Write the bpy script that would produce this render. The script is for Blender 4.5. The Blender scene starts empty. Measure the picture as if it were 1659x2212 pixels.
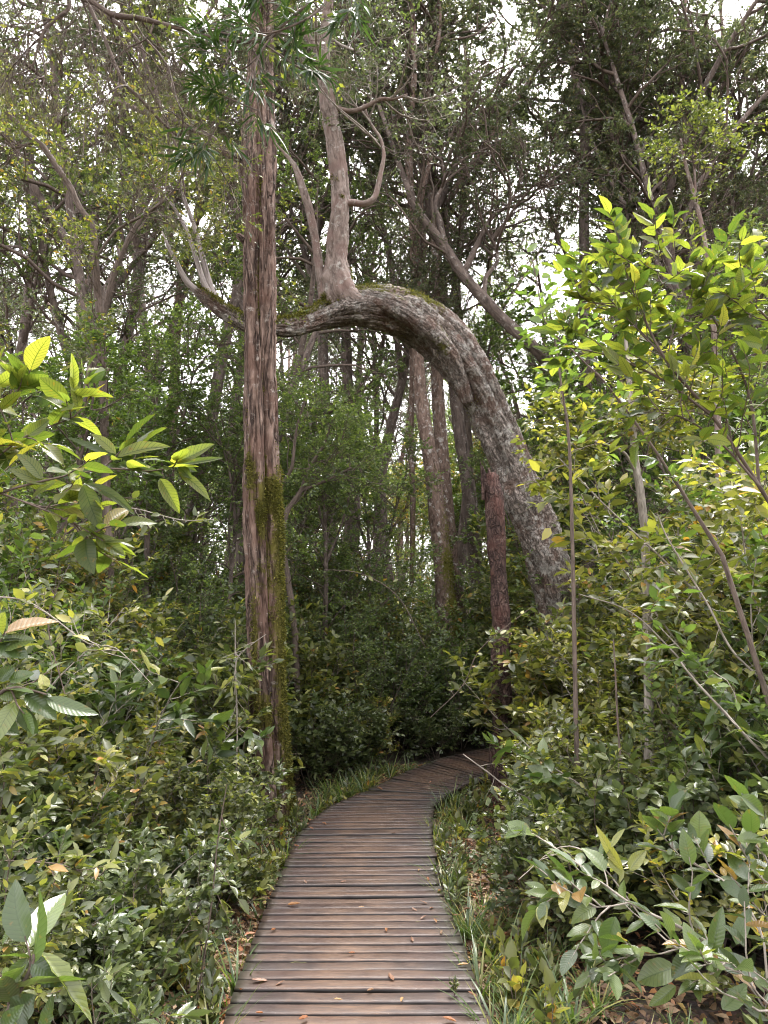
import bpy, math
import numpy as np
from mathutils import Vector

# ------------------------------------------------------------------ camera, world, sun, exposure
SC = bpy.context.scene
COL = SC.collection
PITCH = math.radians(9.56); FPX = 1597.6; CX, CY = 829.5, 1106.0      # photograph measured at 1659 x 2212
CAM = np.array([0.0, 0.0, 1.6])
cd = bpy.data.cameras.new('camera'); co = bpy.data.objects.new('camera', cd); COL.objects.link(co)
co.location = CAM; co.rotation_euler = (math.pi/2 + PITCH, 0, 0)
cd.sensor_fit = 'VERTICAL'; cd.sensor_height = 36; cd.lens = 26; cd.clip_start = 0.05; cd.clip_end = 2000
SC.camera = co
w = bpy.data.worlds.new('World'); SC.world = w; w.use_nodes = True
nt = w.node_tree; nt.nodes.clear()
sky = nt.nodes.new('ShaderNodeTexSky'); sky.sky_type = 'NISHITA'; sky.sun_disc = False
SUN_EL, SUN_ROT = math.radians(62), math.radians(20)
sky.sun_elevation = SUN_EL; sky.sun_rotation = SUN_ROT; sky.dust_density = 4; sky.air_density = 1.2
hs = nt.nodes.new('ShaderNodeHueSaturation'); hs.inputs['Saturation'].default_value = 0.12     # overcast
mx = nt.nodes.new('ShaderNodeMix'); mx.data_type = 'RGBA'; mx.blend_type = 'MULTIPLY'; mx.inputs[0].default_value = 1
mx.inputs[7].default_value = (1.0, 0.965, 0.975, 1)
bg = nt.nodes.new('ShaderNodeBackground'); bg.inputs['Strength'].default_value = 0.15
wo = nt.nodes.new('ShaderNodeOutputWorld')
nt.links.new(sky.outputs[0], hs.inputs['Color']); nt.links.new(hs.outputs[0], mx.inputs[6])
nt.links.new(mx.outputs[2], bg.inputs[0]); nt.links.new(bg.outputs[0], wo.inputs[0])
sl = bpy.data.lights.new('sun', 'SUN'); sl.energy = 1.2; sl.angle = math.radians(18); sl.color = (1, 0.96, 0.9)
so = bpy.data.objects.new('sun', sl); COL.objects.link(so)
so.rotation_euler = (math.pi/2 - SUN_EL, 0, math.pi - SUN_ROT)
SC.view_settings.view_transform = 'Standard'; SC.view_settings.look = 'None'; SC.view_settings.gamma = 1
SC.view_settings.exposure = 2.9
cy = SC.cycles
cy.max_bounces = 8; cy.diffuse_bounces = 5; cy.glossy_bounces = 2; cy.transmission_bounces = 5; cy.transparent_max_bounces = 4
cy.use_denoising = True; cy.caustics_reflective = False; cy.caustics_refractive = False
cy.adaptive_threshold = 0.01; cy.filter_width = 1.05

# ------------------------------------------------------------------ helpers
RNG = np.random.default_rng(11)
UP = np.array([0, 0, 1.0])
def nrm(a): return a/np.maximum(np.linalg.norm(a, axis=-1, keepdims=True), 1e-9)
def at(u, v, Y):
    "point of the place seen at photo position (u, v) and Y metres away"
    c, s = math.cos(PITCH), math.sin(PITCH); x = (u-CX)/FPX; y = -(v-CY)/FPX
    d = np.array([x, c - y*s, s + y*c]); return CAM + d*(Y/d[1])
def onground(u, v, z=0.0):
    d = at(u, v, 1.0) - CAM; return CAM + d*((z-CAM[2])/d[2])
def pxm(u, v, Y): return Y*math.hypot(1, 0)/FPX*1.0
def line(*pts, Y=None):
    "pixel polyline (u, v, radius_px[, Y]) -> points, radii in metres"
    P = []; R = []
    for p in pts:
        y = p[3] if len(p) > 3 else Y
        P.append(at(p[0], p[1], y)); R.append(p[2]*y/FPX*1.03)
    return np.array(P), np.array(R)
def hash3(i, j, k):
    n = (i.astype(np.int64)*73856093) ^ (j.astype(np.int64)*19349663) ^ (k.astype(np.int64)*83492791)
    n = (n ^ (n >> 13))*1274126177; n = n ^ (n >> 16)
    return (n & 0xffff)/65535.0
def vnoise(P, sc=1.0):
    P = np.asarray(P)*sc + 91.7; I = np.floor(P).astype(np.int64); f = P-I; f = f*f*(3-2*f); r = 0
    for a in (0, 1):
        for b in (0, 1):
            for c in (0, 1):
                wt = (f[..., 0] if a else 1-f[..., 0])*(f[..., 1] if b else 1-f[..., 1])*(f[..., 2] if c else 1-f[..., 2])
                r = r + wt*hash3(I[..., 0]+a, I[..., 1]+b, I[..., 2]+c)
    return r*2-1
class MB:
    "collects vertices and faces with attributes and links them as ONE mesh"
    def __init__(s): s.V = []; s.F = {3: [], 4: []}; s.rnd = []; s.uv = []; s.bk = []; s.moss = []; s.mi = {3: [], 4: []}; s.n = 0
    def add(s, V, F, rnd=None, uv=None, bk=None, moss=None, mi=0):
        V = np.asarray(V, float).reshape(-1, 3); m = len(V)
        s.V.append(V)
        for f in (F if isinstance(F, list) else [F]):
            f = np.asarray(f, np.int64); s.F[f.shape[1]].append(f+s.n); s.mi[f.shape[1]].append(np.full(len(f), mi))
        s.rnd.append(np.zeros(m) if rnd is None else np.broadcast_to(rnd, (m,)))
        s.uv.append(np.zeros((m, 2)) if uv is None else uv)
        s.bk.append(V if bk is None else bk)
        s.moss.append(np.zeros(m) if moss is None else moss)
        s.n += m; return s
    def mesh(s, name, mats, smooth=True):
        me = bpy.data.meshes.new(name); V = np.concatenate(s.V).astype(np.float32)
        me.vertices.add(len(V)); me.vertices.foreach_set('co', V.ravel())
        fs = [(k, np.concatenate(s.F[k]), np.concatenate(s.mi[k])) for k in (3, 4) if s.F[k]]
        li = np.concatenate([f.ravel() for k, f, m in fs]).astype(np.int32)
        tot = np.concatenate([np.full(len(f), k) for k, f, m in fs]); st = np.concatenate([[0], np.cumsum(tot)[:-1]])
        me.loops.add(len(li)); me.loops.foreach_set('vertex_index', li)
        me.polygons.add(len(tot)); me.polygons.foreach_set('loop_start', st.astype(np.int32)); me.polygons.foreach_set('loop_total', tot.astype(np.int32))
        me.polygons.foreach_set('material_index', np.concatenate([m for k, f, m in fs]).astype(np.int32))
        me.polygons.foreach_set('use_smooth', np.full(len(tot), smooth))
        a = me.attributes.new('rnd', 'FLOAT', 'POINT'); a.data.foreach_set('value', np.concatenate(s.rnd).astype(np.float32))
        a = me.attributes.new('bk', 'FLOAT_VECTOR', 'POINT'); a.data.foreach_set('vector', np.concatenate(s.bk).astype(np.float32).ravel())
        a = me.attributes.new('moss', 'FLOAT', 'POINT'); a.data.foreach_set('value', np.concatenate(s.moss).astype(np.float32))
        uvl = me.uv_layers.new(name='UVMap'); uv = np.concatenate(s.uv).astype(np.float32)
        uvl.data.foreach_set('uv', uv[li].ravel())
        for m in (mats if isinstance(mats, (list, tuple)) else [mats]): me.materials.append(m)
        me.update(calc_edges=True); return me
def link(name, data, parent=None, loc=None):
    o = bpy.data.objects.new(name, data); COL.objects.link(o)
    if parent is not None: o.parent = parent
    if loc is not None: o.location = loc
    return o
def tag(o, label=None, cat=None, group=None, kind=None):
    if label: o['label'] = label
    if cat: o['category'] = cat
    if group: o['group'] = group
    if kind: o['kind'] = kind
    return o
def thing(name, label, cat, loc=(0, 0, 0), group=None):
    return tag(link(name, None, loc=loc), label, cat, group)
def part(name, mb, mats, root, label=None, smooth=True):
    "part built in world coordinates, parented to root"
    off = np.array(root.location); mb.V = [v-off for v in mb.V]
    if root.parent is not None: off2 = np.array(root.parent.location); mb.V = [v-off2 for v in mb.V]
    o = link(name, mb.mesh(name, mats, smooth), root)
    if label: o['label'] = label
    return o
def copy_thing(src, loc, rz, sc, label=None, group=None, tilt=(0, 0)):
    c = src.copy(); COL.objects.link(c); c.location = loc; c.rotation_euler = (tilt[0], tilt[1], rz); c.scale = (sc,)*3 if np.isscalar(sc) else sc
    if label: c['label'] = label
    if group: c['group'] = group
    for ch in list(src.children):
        d = ch.copy(); COL.objects.link(d); d.parent = c
        for g in ch.children:
            e = g.copy(); COL.objects.link(e); e.parent = d
    return c

# ------------------------------------------------------------------ materials
def nodes(name):
    m = bpy.data.materials.new(name); m.use_nodes = True; t = m.node_tree; t.nodes.clear()
    out = t.nodes.new('ShaderNodeOutputMaterial')
    def N(kind, **kw):
        n = t.nodes.new('ShaderNode'+kind)
        for k, v in kw.items():
            if k in n.inputs: n.inputs[k].default_value = v
            else: setattr(n, k, v)
        return n
    return m, t, out, N, t.links.new
def ramp(N, stops, interp='LINEAR'):
    r = N('ValToRGB'); e = r.color_ramp.elements; r.color_ramp.interpolation = interp
    while len(e) > 1: e.remove(e[-1])
    e[0].position = stops[0][0]; e[0].color = (*stops[0][1], 1)
    for p, c in stops[1:]:
        x = e.new(p); x.color = (*c, 1)
    return r
def mixc(N, L, fac, a, b, blend='MIX'):
    m = N('Mix'); m.data_type = 'RGBA'; m.blend_type = blend
    for s, x in ((0, fac), (6, a), (7, b)):
        if hasattr(x, 'links'): L(x, m.inputs[s])
        elif s == 0: m.inputs[0].default_value = x
        else: m.inputs[s].default_value = (*x, 1)
    return m.outputs[2]
def maprange(N, L, x, a, b, c=0.0, d=1.0):
    m = N('MapRange'); L(x, m.inputs[0])
    for i, v in enumerate((a, b, c, d)): m.inputs[i+1].default_value = v
    return m.outputs[0]
def leaf_mat(name, stops, rough=0.38, trans=0.35, tcol=(1.05, 1.18, 0.45), vein=0.0, spec=0.5, under=1.25, blot=0.0):
    m, t, out, N, L = nodes(name)
    a = N('Attribute', attribute_name='rnd'); oi = N('ObjectInfo')
    mm = N('Math', operation='MULTIPLY_ADD'); L(oi.outputs['Random'], mm.inputs[0]); mm.inputs[1].default_value = 0.14; mm.inputs[2].default_value = -0.07
    ad = N('Math', operation='ADD'); L(a.outputs['Fac'], ad.inputs[0]); L(mm.outputs[0], ad.inputs[1]); ad.use_clamp = True
    stops = [(p_, tuple(0.86*x*k_ + 0.14*(0.3*c_[0]+0.6*c_[1]+0.1*c_[2]) for x, k_ in zip(c_, (1.06, 1.05, 0.85)))) for p_, c_ in stops]
    r = ramp(N, stops); L(ad.outputs[0], r.inputs[0]); col = r.outputs[0]
    bump = None
    if vein or blot:
        uv = N('UVMap'); sp = N('SeparateXYZ'); L(uv.outputs[0], sp.inputs[0])
    if blot:
        no = N('TexNoise', Scale=60.0, Detail=3.0); tc = N('TexCoord'); L(tc.outputs['Object'], no.inputs['Vector'])
        col = mixc(N, L, maprange(N, L, no.outputs[0], 0.62, 0.72, 0, blot), col, (0.16, 0.10, 0.02))
    if vein:
        # u runs across the blade (-1..1), v along it: midrib plus curved side veins
        ab = N('Math', operation='ABSOLUTE'); L(sp.outputs[0], ab.inputs[0])
        k = N('Math', operation='MULTIPLY'); L(ab.outputs[0], k.inputs[0]); k.inputs[1].default_value = -0.16
        v2 = N('Math', operation='ADD'); L(sp.outputs[1], v2.inputs[0]); L(k.outputs[0], v2.inputs[1])
        v3 = N('Math', operation='MULTIPLY'); L(v2.outputs[0], v3.inputs[0]); v3.inputs[1].default_value = 11.0
        pp = N('Math', operation='PINGPONG'); L(v3.outputs[0], pp.inputs[0]); pp.inputs[1].default_value = 0.5
        side = maprange(N, L, pp.outputs[0], 0.09, 0.02); mid = maprange(N, L, ab.outputs[0], 0.07, 0.02)
        mxm = N('Math', operation='MAXIMUM'); L(side, mxm.inputs[0]); L(mid, mxm.inputs[1])
        sc_ = N('Math', operation='MULTIPLY'); L(mxm.outputs[0], sc_.inputs[0]); sc_.inputs[1].default_value = vein
        col = mixc(N, L, sc_.outputs[0], col, (0.022, 0.045, 0.006))
        bump = N('Bump', Strength=0.35, Distance=0.002); L(pp.outputs[0], bump.inputs['Height'])
    ge = N('NewGeometry')
    colb = mixc(N, L, 1.0, col, (under, under, under*0.95), 'MULTIPLY')
    colf = mixc(N, L, ge.outputs['Backfacing'], col, colb)
    p = N('BsdfPrincipled', Roughness=rough); L(colf, p.inputs['Base Color']); p.inputs['Specular IOR Level'].default_value = spec
    tr = N('BsdfTranslucent'); tc_ = mixc(N, L, 1.0, col, tuple(c*1.9 for c in tcol), 'MULTIPLY'); L(tc_, tr.inputs[0])
    if bump: L(bump.outputs[0], p.inputs['Normal'])
    ms = N('MixShader'); ms.inputs[0].default_value = trans; L(p.outputs[0], ms.inputs[1]); L(tr.outputs[0], ms.inputs[2]); L(ms.outputs[0], out.inputs[0])
    return m
def bark_mat(name, dark, light, lichen=None, lich=0.62, stretch=0.18, scale=30, bump=0.012, mossc=(0.12, 0.115, 0.02), red=None, plates=False, specks=0.6, crack=0.0, lo=0.33, hi=0.66):
    m, t, out, N, L = nodes(name)
    b = N('Attribute', attribute_name='bk'); mp = N('Mapping'); L(b.outputs['Vector'], mp.inputs[0]); mp.inputs['Scale'].default_value = (1, 1, stretch)
    n1 = N('TexNoise', Scale=scale*1.0, Detail=8.0, Roughness=0.65, Distortion=0.6); L(mp.outputs[0], n1.inputs['Vector'])
    n2 = N('TexNoise', Scale=3.2, Detail=5.0); L(b.outputs['Vector'], n2.inputs['Vector'])
    col = ramp(N, [(lo, dark), (hi, light)]); L(n1.outputs[0], col.inputs[0]); c = col.outputs[0]
    h = n1.outputs[0]
    if crack:
        mpc = N('Mapping'); mpc.inputs['Scale'].default_value = (1, 1, 0.07); L(b.outputs['Vector'], mpc.inputs[0])
        nc = N('TexNoise', Scale=15.0, Detail=4.0, Roughness=0.6, Distortion=0.4); L(mpc.outputs[0], nc.inputs['Vector'])
        ac = N('Math', operation='SUBTRACT'); L(nc.outputs[0], ac.inputs[0]); ac.inputs[1].default_value = 0.5; ab_ = N('Math', operation='ABSOLUTE'); L(ac.outputs[0], ab_.inputs[0])
        cf = maprange(N, L, ab_.outputs[0], 0.0, 0.035, crack, 0.0); c = mixc(N, L, cf, c, tuple(x*0.4 for x in dark))
        hh = N('Math', operation='MULTIPLY_ADD'); L(cf, hh.inputs[0]); hh.inputs[1].default_value = -0.8; L(h, hh.inputs[2]); h = hh.outputs[0]
    if plates:
        vo = N('TexVoronoi', Scale=scale*1.5, feature='DISTANCE_TO_EDGE'); mp2 = N('Mapping'); mp2.inputs['Scale'].default_value = (1, 1, 0.3)
        dn = N('TexNoise', Scale=scale*0.5, Detail=3.0); L(b.outputs['Vector'], dn.inputs['Vector'])
        mv = N('Mix'); mv.data_type = 'RGBA'; mv.blend_type = 'LINEAR_LIGHT'; mv.inputs[0].default_value = 0.05
        L(b.outputs['Vector'], mv.inputs[6]); L(dn.outputs['Color'], mv.inputs[7]); L(mv.outputs[2], mp2.inputs[0]); L(mp2.outputs[0], vo.inputs['Vector'])
        e = maprange(N, L, vo.outputs['Distance'], 0.0, 0.13)
        c = mixc(N, L, maprange(N, L, e, 0, 1, 0.6, 0), c, tuple(x*0.4 for x in dark))
        mh = N('Math', operation='MULTIPLY_ADD'); L(e, mh.inputs[0]); mh.inputs[1].default_value = 0.7; L(h, mh.inputs[2]); h = mh.outputs[0]
    if red:
        c = mixc(N, L, maprange(N, L, n2.outputs[0], 0.48, 0.62, 0, 0.75), c, red)
    if lichen:
        n3 = N('TexNoise', Scale=9.0, Detail=9.0, Roughness=0.75); L(b.outputs['Vector'], n3.inputs['Vector'])
        c = mixc(N, L, maprange(N, L, n3.outputs[0], lich-0.05, lich+0.03, 0, 0.85), c, lichen)
        v2 = N('TexVoronoi', Scale=38.0, Randomness=1.0); L(b.outputs['Vector'], v2.inputs['Vector'])
        n5 = N('TexNoise', Scale=4.0, Detail=2.0); L(b.outputs['Vector'], n5.inputs['Vector'])
        n6 = N('TexNoise', Scale=60.0, Detail=3.0); L(b.outputs['Vector'], n6.inputs['Vector']); ds = N('Math', operation='MULTIPLY_ADD'); L(n6.outputs[0], ds.inputs[0]); ds.inputs[1].default_value = 0.7; L(v2.outputs['Distance'], ds.inputs[2]); sp = maprange(N, L, ds.outputs[0], 0.60, 0.50); q = N('Math', operation='MULTIPLY'); L(sp, q.inputs[0]); L(maprange(N, L, n5.outputs[0], 0.56, 0.68, 0, specks), q.inputs[1])
        c = mixc(N, L, q.outputs[0], c, tuple(min(1, x*1.25) for x in lichen))
    ms = N('Attribute', attribute_name='moss'); n4 = N('TexNoise', Scale=22.0, Detail=6.0, Roughness=0.7); L(b.outputs['Vector'], n4.inputs['Vector'])
    n4b = maprange(N, L, n4.outputs[0], 0.25, 0.75, 0.1, 0.9); ad = N('Math', operation='ADD'); L(ms.outputs['Fac'], ad.inputs[0]); L(n4b, ad.inputs[1])
    mc = mixc(N, L, n1.outputs[0], tuple(x*0.45 for x in mossc), tuple(x*1.25 for x in mossc))
    mfac = maprange(N, L, ad.outputs[0], 0.9, 1.12)
    c = mixc(N, L, mfac, c, mc)
    bp = N('Bump', Strength=1.0, Distance=bump); L(h, bp.inputs['Height'])
    p = N('BsdfPrincipled', Roughness=0.85); p.inputs['Specular IOR Level'].default_value = 0.25
    L(c, p.inputs['Base Color']); L(bp.outputs[0], p.inputs['Normal']); L(p.outputs[0], out.inputs[0])
    return m
G3 = lambda *s: [(p, c) for p, c in s]
M = {}
M['leaf_mid'] = leaf_mat('leaf_mid', [(0, (0.0352, 0.0499, 0.0180)), (0.45, (0.0826, 0.0978, 0.0327)), (0.85, (0.1541, 0.1646, 0.0449)), (0.97, (0.2642, 0.2494, 0.0408)), (1, (0.2642, 0.1496, 0.0327))], rough=0.36, trans=0.3, spec=0.5)
M['leaf_yel'] = leaf_mat('leaf_yel', [(0, (0.0550, 0.0659, 0.0180)), (0.5, (0.1211, 0.1297, 0.0327)), (0.85, (0.2092, 0.1995, 0.0408)), (0.96, (0.3082, 0.2594, 0.0408)), (1, (0.3082, 0.1496, 0.0245))], rough=0.36, trans=0.33, spec=0.5)
M['leaf_dark'] = leaf_mat('leaf_dark', [(0, (0.0431, 0.0683, 0.0337)), (0.6, (0.0861, 0.1230, 0.0520)), (1, (0.1722, 0.2118, 0.0779))], rough=0.35, trans=0.42, spec=0.55)
M['leaf_far'] = leaf_mat('leaf_far', [(0, (0.0375, 0.0504, 0.0345)), (0.6, (0.0688, 0.0840, 0.0517)), (0.95, (0.1125, 0.1260, 0.0690)), (1, (0.2000, 0.1800, 0.0920))], rough=0.4, trans=0.3, tcol=(1.0, 1.1, 0.65), spec=0.6)
M['leaf_green'] = leaf_mat('leaf_green', [(0, (0.04, 0.065, 0.022)), (0.6, (0.075, 0.12, 0.032)), (1, (0.14, 0.2, 0.05))], rough=0.38, trans=0.35)
M['leaf_glow'] = leaf_mat('leaf_glow', [(0, (0.03, 0.05, 0.014)), (0.4, (0.065, 0.088, 0.02)), (0.88, (0.14, 0.155, 0.03)), (0.96, (0.2, 0.17, 0.03)), (1, (0.15, 0.07, 0.02))], rough=0.4, trans=0.52, vein=0.85, blot=0.7, tcol=(1.05, 1.12, 0.4), spec=0.4)
M['leaf_big'] = leaf_mat('leaf_big', [(0, (0.0271, 0.0494, 0.0155)), (0.5, (0.0542, 0.0890, 0.0248)), (0.92, (0.0993, 0.1385, 0.0348)), (0.99, (0.2167, 0.2077, 0.0232)), (1, (0.1806, 0.0989, 0.0232))], rough=0.34, trans=0.26, vein=0.5, spec=0.65, blot=0.5)
M['leaf_grey'] = leaf_mat('leaf_grey', [(0, (0.0361, 0.0530, 0.0232)), (0.6, (0.0722, 0.0963, 0.0387)), (1, (0.1290, 0.1493, 0.0542))], rough=0.3, trans=0.22, vein=0.3, spec=0.5)
M['leaf_strap'] = leaf_mat('leaf_strap', [(0, (0.018, 0.038, 0.018)), (1, (0.04, 0.075, 0.026))], rough=0.42, trans=0.25, spec=0.35)
M['grass'] = leaf_mat('grass', [(0, (0.03, 0.06, 0.02)), (0.7, (0.09, 0.14, 0.035)), (1, (0.26, 0.23, 0.08))], rough=0.4, trans=0.3)
M['litter'] = leaf_mat('litter', [(0, (0.07, 0.04, 0.025)), (0.4, (0.18, 0.10, 0.06)), (0.75, (0.30, 0.2, 0.13)), (0.93, (0.38, 0.13, 0.05)), (1, (0.35, 0.3, 0.08))], rough=0.6, trans=0.1, tcol=(1, 0.8, 0.5), blot=0.5)
M['orange_leaf'] = leaf_mat('orange_leaf', [(0, (0.14, 0.06, 0.03)), (0.6, (0.26, 0.10, 0.04)), (1, (0.32, 0.19, 0.07))], rough=0.45, trans=0.15, tcol=(1, 0.8, 0.5), vein=0.3)
M['moss'] = leaf_mat('moss', [(0, (0.04, 0.042, 0.012)), (0.6, (0.10, 0.095, 0.02)), (1, (0.19, 0.17, 0.035))], rough=0.9, trans=0.25, spec=0.1)
M['lichen'] = leaf_mat('lichen', [(0, (0.09, 0.075, 0.05)), (1, (0.22, 0.2, 0.14))], rough=0.9, trans=0.2, tcol=(1, 1, 0.8), spec=0.1)
M['twig'] = bark_mat('twig', (0.05, 0.038, 0.03), (0.17, 0.13, 0.105), scale=60, bump=0.002)
M['twig_pale'] = bark_mat('twig_pale', (0.13, 0.11, 0.09), (0.36, 0.32, 0.27), scale=60, bump=0.002)
M['bark_red'] = bark_mat('bark_red', (0.05, 0.03, 0.022), (0.27, 0.19, 0.15), lichen=(0.34, 0.30, 0.26), lich=0.62, stretch=0.12, scale=30, bump=0.03, specks=0.25, red=(0.13, 0.075, 0.055), crack=0.85, lo=0.40, hi=0.62, mossc=(0.115, 0.1, 0.02))
M['bark_grey'] = bark_mat('bark_grey', (0.07, 0.055, 0.043), (0.37, 0.31, 0.265), lichen=(0.43, 0.405, 0.36), lich=0.56, stretch=0.2, scale=28, bump=0.035, red=(0.16, 0.10, 0.075), plates=True)
M['bark_limb'] = bark_mat('bark_limb', (0.07, 0.05, 0.04), (0.29, 0.23, 0.195), lichen=(0.36, 0.34, 0.30), lich=0.6, stretch=0.3, scale=22, bump=0.012, red=(0.18, 0.12, 0.10))
M['bark_far'] = bark_mat('bark_far', (0.05, 0.038, 0.032), (0.2, 0.155, 0.13), lichen=(0.4, 0.38, 0.34), lich=0.62, stretch=0.3, scale=14, bump=0.01)
M['bark_mossy'] = bark_mat('bark_mossy', (0.055, 0.035, 0.026), (0.23, 0.16, 0.125), lichen=(0.48, 0.46, 0.42), lich=0.6, stretch=0.4, scale=20, bump=0.012)
M['snag'] = bark_mat('snag', (0.025, 0.014, 0.012), (0.13, 0.08, 0.066), lichen=(0.22, 0.15, 0.125), lich=0.6, stretch=0.5, scale=22, bump=0.02, red=(0.10, 0.045, 0.034), plates=True)
M['deadwood'] = bark_mat('deadwood', (0.12, 0.10, 0.09), (0.42, 0.37, 0.34), stretch=0.05, scale=50, bump=0.008)

# ------------------------------------------------------------------ curves, tubes, leaves
def resample(P, R, step):
    P = np.asarray(P, float); R = np.asarray(R, float); n = len(P)
    E = np.vstack([2*P[0]-P[1], P, 2*P[-1]-P[-2]]); ER = np.concatenate([[R[0]], R, [R[-1]]])
    out = []; outr = []
    for i in range(n-1):
        m = max(2, int(np.linalg.norm(P[i+1]-P[i])/step)); t = np.arange(m)/m
        a, b, c, d = E[i], E[i+1], E[i+2], E[i+3]; T = t[:, None]
        out.append(0.5*((2*b) + (-a+c)*T + (2*a-5*b+4*c-d)*T**2 + (-a+3*b-3*c+d)*T**3))
        outr.append(ER[i+1]*(1-t) + ER[i+2]*t)
    out.append(P[-1:]); outr.append(R[-1:]); return np.concatenate(out), np.concatenate(outr)
def sweep(P, R, sides=24, step=0.06, flute=None, rough=0.04, seed=0, mossf=None, cap=True, ridges=0.0, bumps=None):
    "a tapered limb with real relief -> arguments for MB.add, plus normals"
    C, r = resample(P, R, step); n = len(C)
    T = nrm(np.gradient(C, axis=0)); s = np.concatenate([[0], np.cumsum(np.linalg.norm(np.diff(C, axis=0), axis=1))])
    a = np.cross(T[0], [0.31, 0.9, 0.11]); a = a/np.linalg.norm(a); A = [a]
    for i in range(1, n):
        a = a - T[i]*np.dot(a, T[i]); a = a/np.linalg.norm(a); A.append(a)
    A = np.array(A); B = np.cross(T, A); ph = np.arange(sides)/sides*2*math.pi
    cs, sn = np.cos(ph), np.sin(ph)
    dirs = A[:, None]*cs[None, :, None] + B[:, None]*sn[None, :, None]
    bk = np.stack([np.broadcast_to(r[:, None]*cs, (n, sides)), np.broadcast_to(r[:, None]*sn, (n, sides)), np.broadcast_to(s[:, None], (n, sides))], -1) + seed*3.1
    k = np.ones((n, sides))
    if flute:
        for amp, kk, tw, wob in flute:
            wobv = wob*vnoise(np.stack([s*0.6, s*0+kk, s*0+seed], -1)); k += amp*(np.abs(np.cos((kk*ph[None] + (tw*s+wobv)[:, None])/2))**0.6-0.72)*2.2
    q = bk.copy(); q[..., 2] *= 0.45
    k += rough*1.2*vnoise(q, 1.2/max(r.mean(), 0.02)) + rough*0.7*vnoise(q, 3.5/max(r.mean(), 0.02)) + rough*0.5*vnoise(bk, 9/max(r.mean(), 0.03))
    dd = r[:, None]*k
    if ridges:
        q2 = bk*[1, 1, 0.14]; q2[..., 0] += 0.02*vnoise(bk, 8); dd = dd + ridges*(0.6-np.abs(vnoise(q2, 42))*1.6) + ridges*0.5*vnoise(bk*[1, 1, 0.3], 90)
    V = C[:, None] + dirs*dd[..., None]
    for (c_, rad_, amp_) in (bumps or []):
        g_ = np.exp(-np.sum((V-c_)**2, -1)/(rad_*rad_)); V = V + dirs*(amp_*g_)[..., None]; k = k - 0.4*np.maximum(0, -amp_/rad_)*g_
    i = np.arange(n-1)[:, None]*sides; j = np.arange(sides)[None]; j2 = (j+1) % sides
    F = np.stack([i+j, i+j2, i+sides+j2, i+sides+j], -1).reshape(-1, 4)
    V = V.reshape(-1, 3); bk = bk.reshape(-1, 3); nm = dirs.reshape(-1, 3)
    fl = [F]
    if cap:
        top = len(V); V = np.vstack([V, C[-1]+T[-1]*r[-1]*0.3]); bk = np.vstack([bk, bk[-1]]); nm = np.vstack([nm, T[-1]])
        jj = np.arange(sides); fl.append(np.stack([(n-1)*sides+jj, (n-1)*sides+(jj+1) % sides, np.full(sides, top)], -1))
    kk_ = np.concatenate([k.ravel(), [1.0]*(len(V)-k.size)])
    moss = mossf(V, nm, bk, kk_) if mossf else np.zeros(len(V))
    return dict(V=V, F=fl, bk=bk, moss=moss), nm
def tubes(mb, P, R, sides=3, rnd=0.0, mi=0):
    "many thin twigs at once: P (b, n, 3), R (b, n)"
    b, n = P.shape[:2]; T = nrm(np.gradient(P, axis=1)); ref = np.where(np.abs(T[..., 2:]) > 0.9, np.array([1.0, 0, 0]), UP)
    A = nrm(np.cross(T, ref)); B = np.cross(T, A); ph = np.arange(sides)/sides*2*math.pi
    V = P[:, :, None] + (A[:, :, None]*np.cos(ph)[:, None] + B[:, :, None]*np.sin(ph)[:, None])*R[:, :, None, None]
    i = (np.arange(b)[:, None, None]*n + np.arange(n-1)[None, :, None])*sides; j = np.arange(sides)[None, None]; j2 = (j+1) % sides
    F = np.stack([i+j, i+j2, i+sides+j2, i+sides+j], -1).reshape(-1, 4)
    mb.add(V.reshape(-1, 3), F, rnd=rnd, mi=mi)
def wander(S, D, Ln, n, rng, wob=0.25, lift=0.0):
    "grow b curved polylines from S along D"
    b = len(S); P = np.zeros((b, n, 3)); P[:, 0] = S; d = nrm(D); st = (Ln/(n-1))[:, None]
    for i in range(1, n):
        d = nrm(d + rng.normal(size=(b, 3))*wob + UP*lift); P[:, i] = P[:, i-1] + d*st
    return P
def sample(P, t):
    "P (b, n, 3), t (b, k) -> points and tangents (b, k, 3)"
    n = P.shape[1]; x = np.clip(t, 0, 0.9999)*(n-1); i = x.astype(int); f = (x-i)[..., None]; bi = np.arange(len(P))[:, None]
    a = P[bi, i]; c = P[bi, i+1]; return a*(1-f)+c*f, nrm(c-a)
def fork(P, k, rng, t0, t1, ang, Ln, n, wob, lift, flat=0.0):
    "k side shoots on each polyline"
    b = len(P); t = t0 + (t1-t0)*(np.arange(k)[None] + rng.random((b, k)))/k; S, T = sample(P, t)
    r = rng.normal(size=T.shape); r[..., 2] *= (1-flat); side = nrm(r - T*np.sum(r*T, -1, keepdims=True))
    a = ang*(0.7+0.6*rng.random((b, k, 1))); D = T*np.cos(a) + side*np.sin(a)
    full = np.linalg.norm(np.diff(P, axis=1), axis=-1).sum(1)[:, None] if Ln is None else None
    Lk = (Ln if np.isscalar(Ln) else Ln[:, None])*(1.15-0.75*t)*(0.6+0.7*rng.random((b, k)))
    return wander(S.reshape(-1, 3), D.reshape(-1, 3), Lk.reshape(-1), n, rng, wob, lift), t.reshape(-1)
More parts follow.
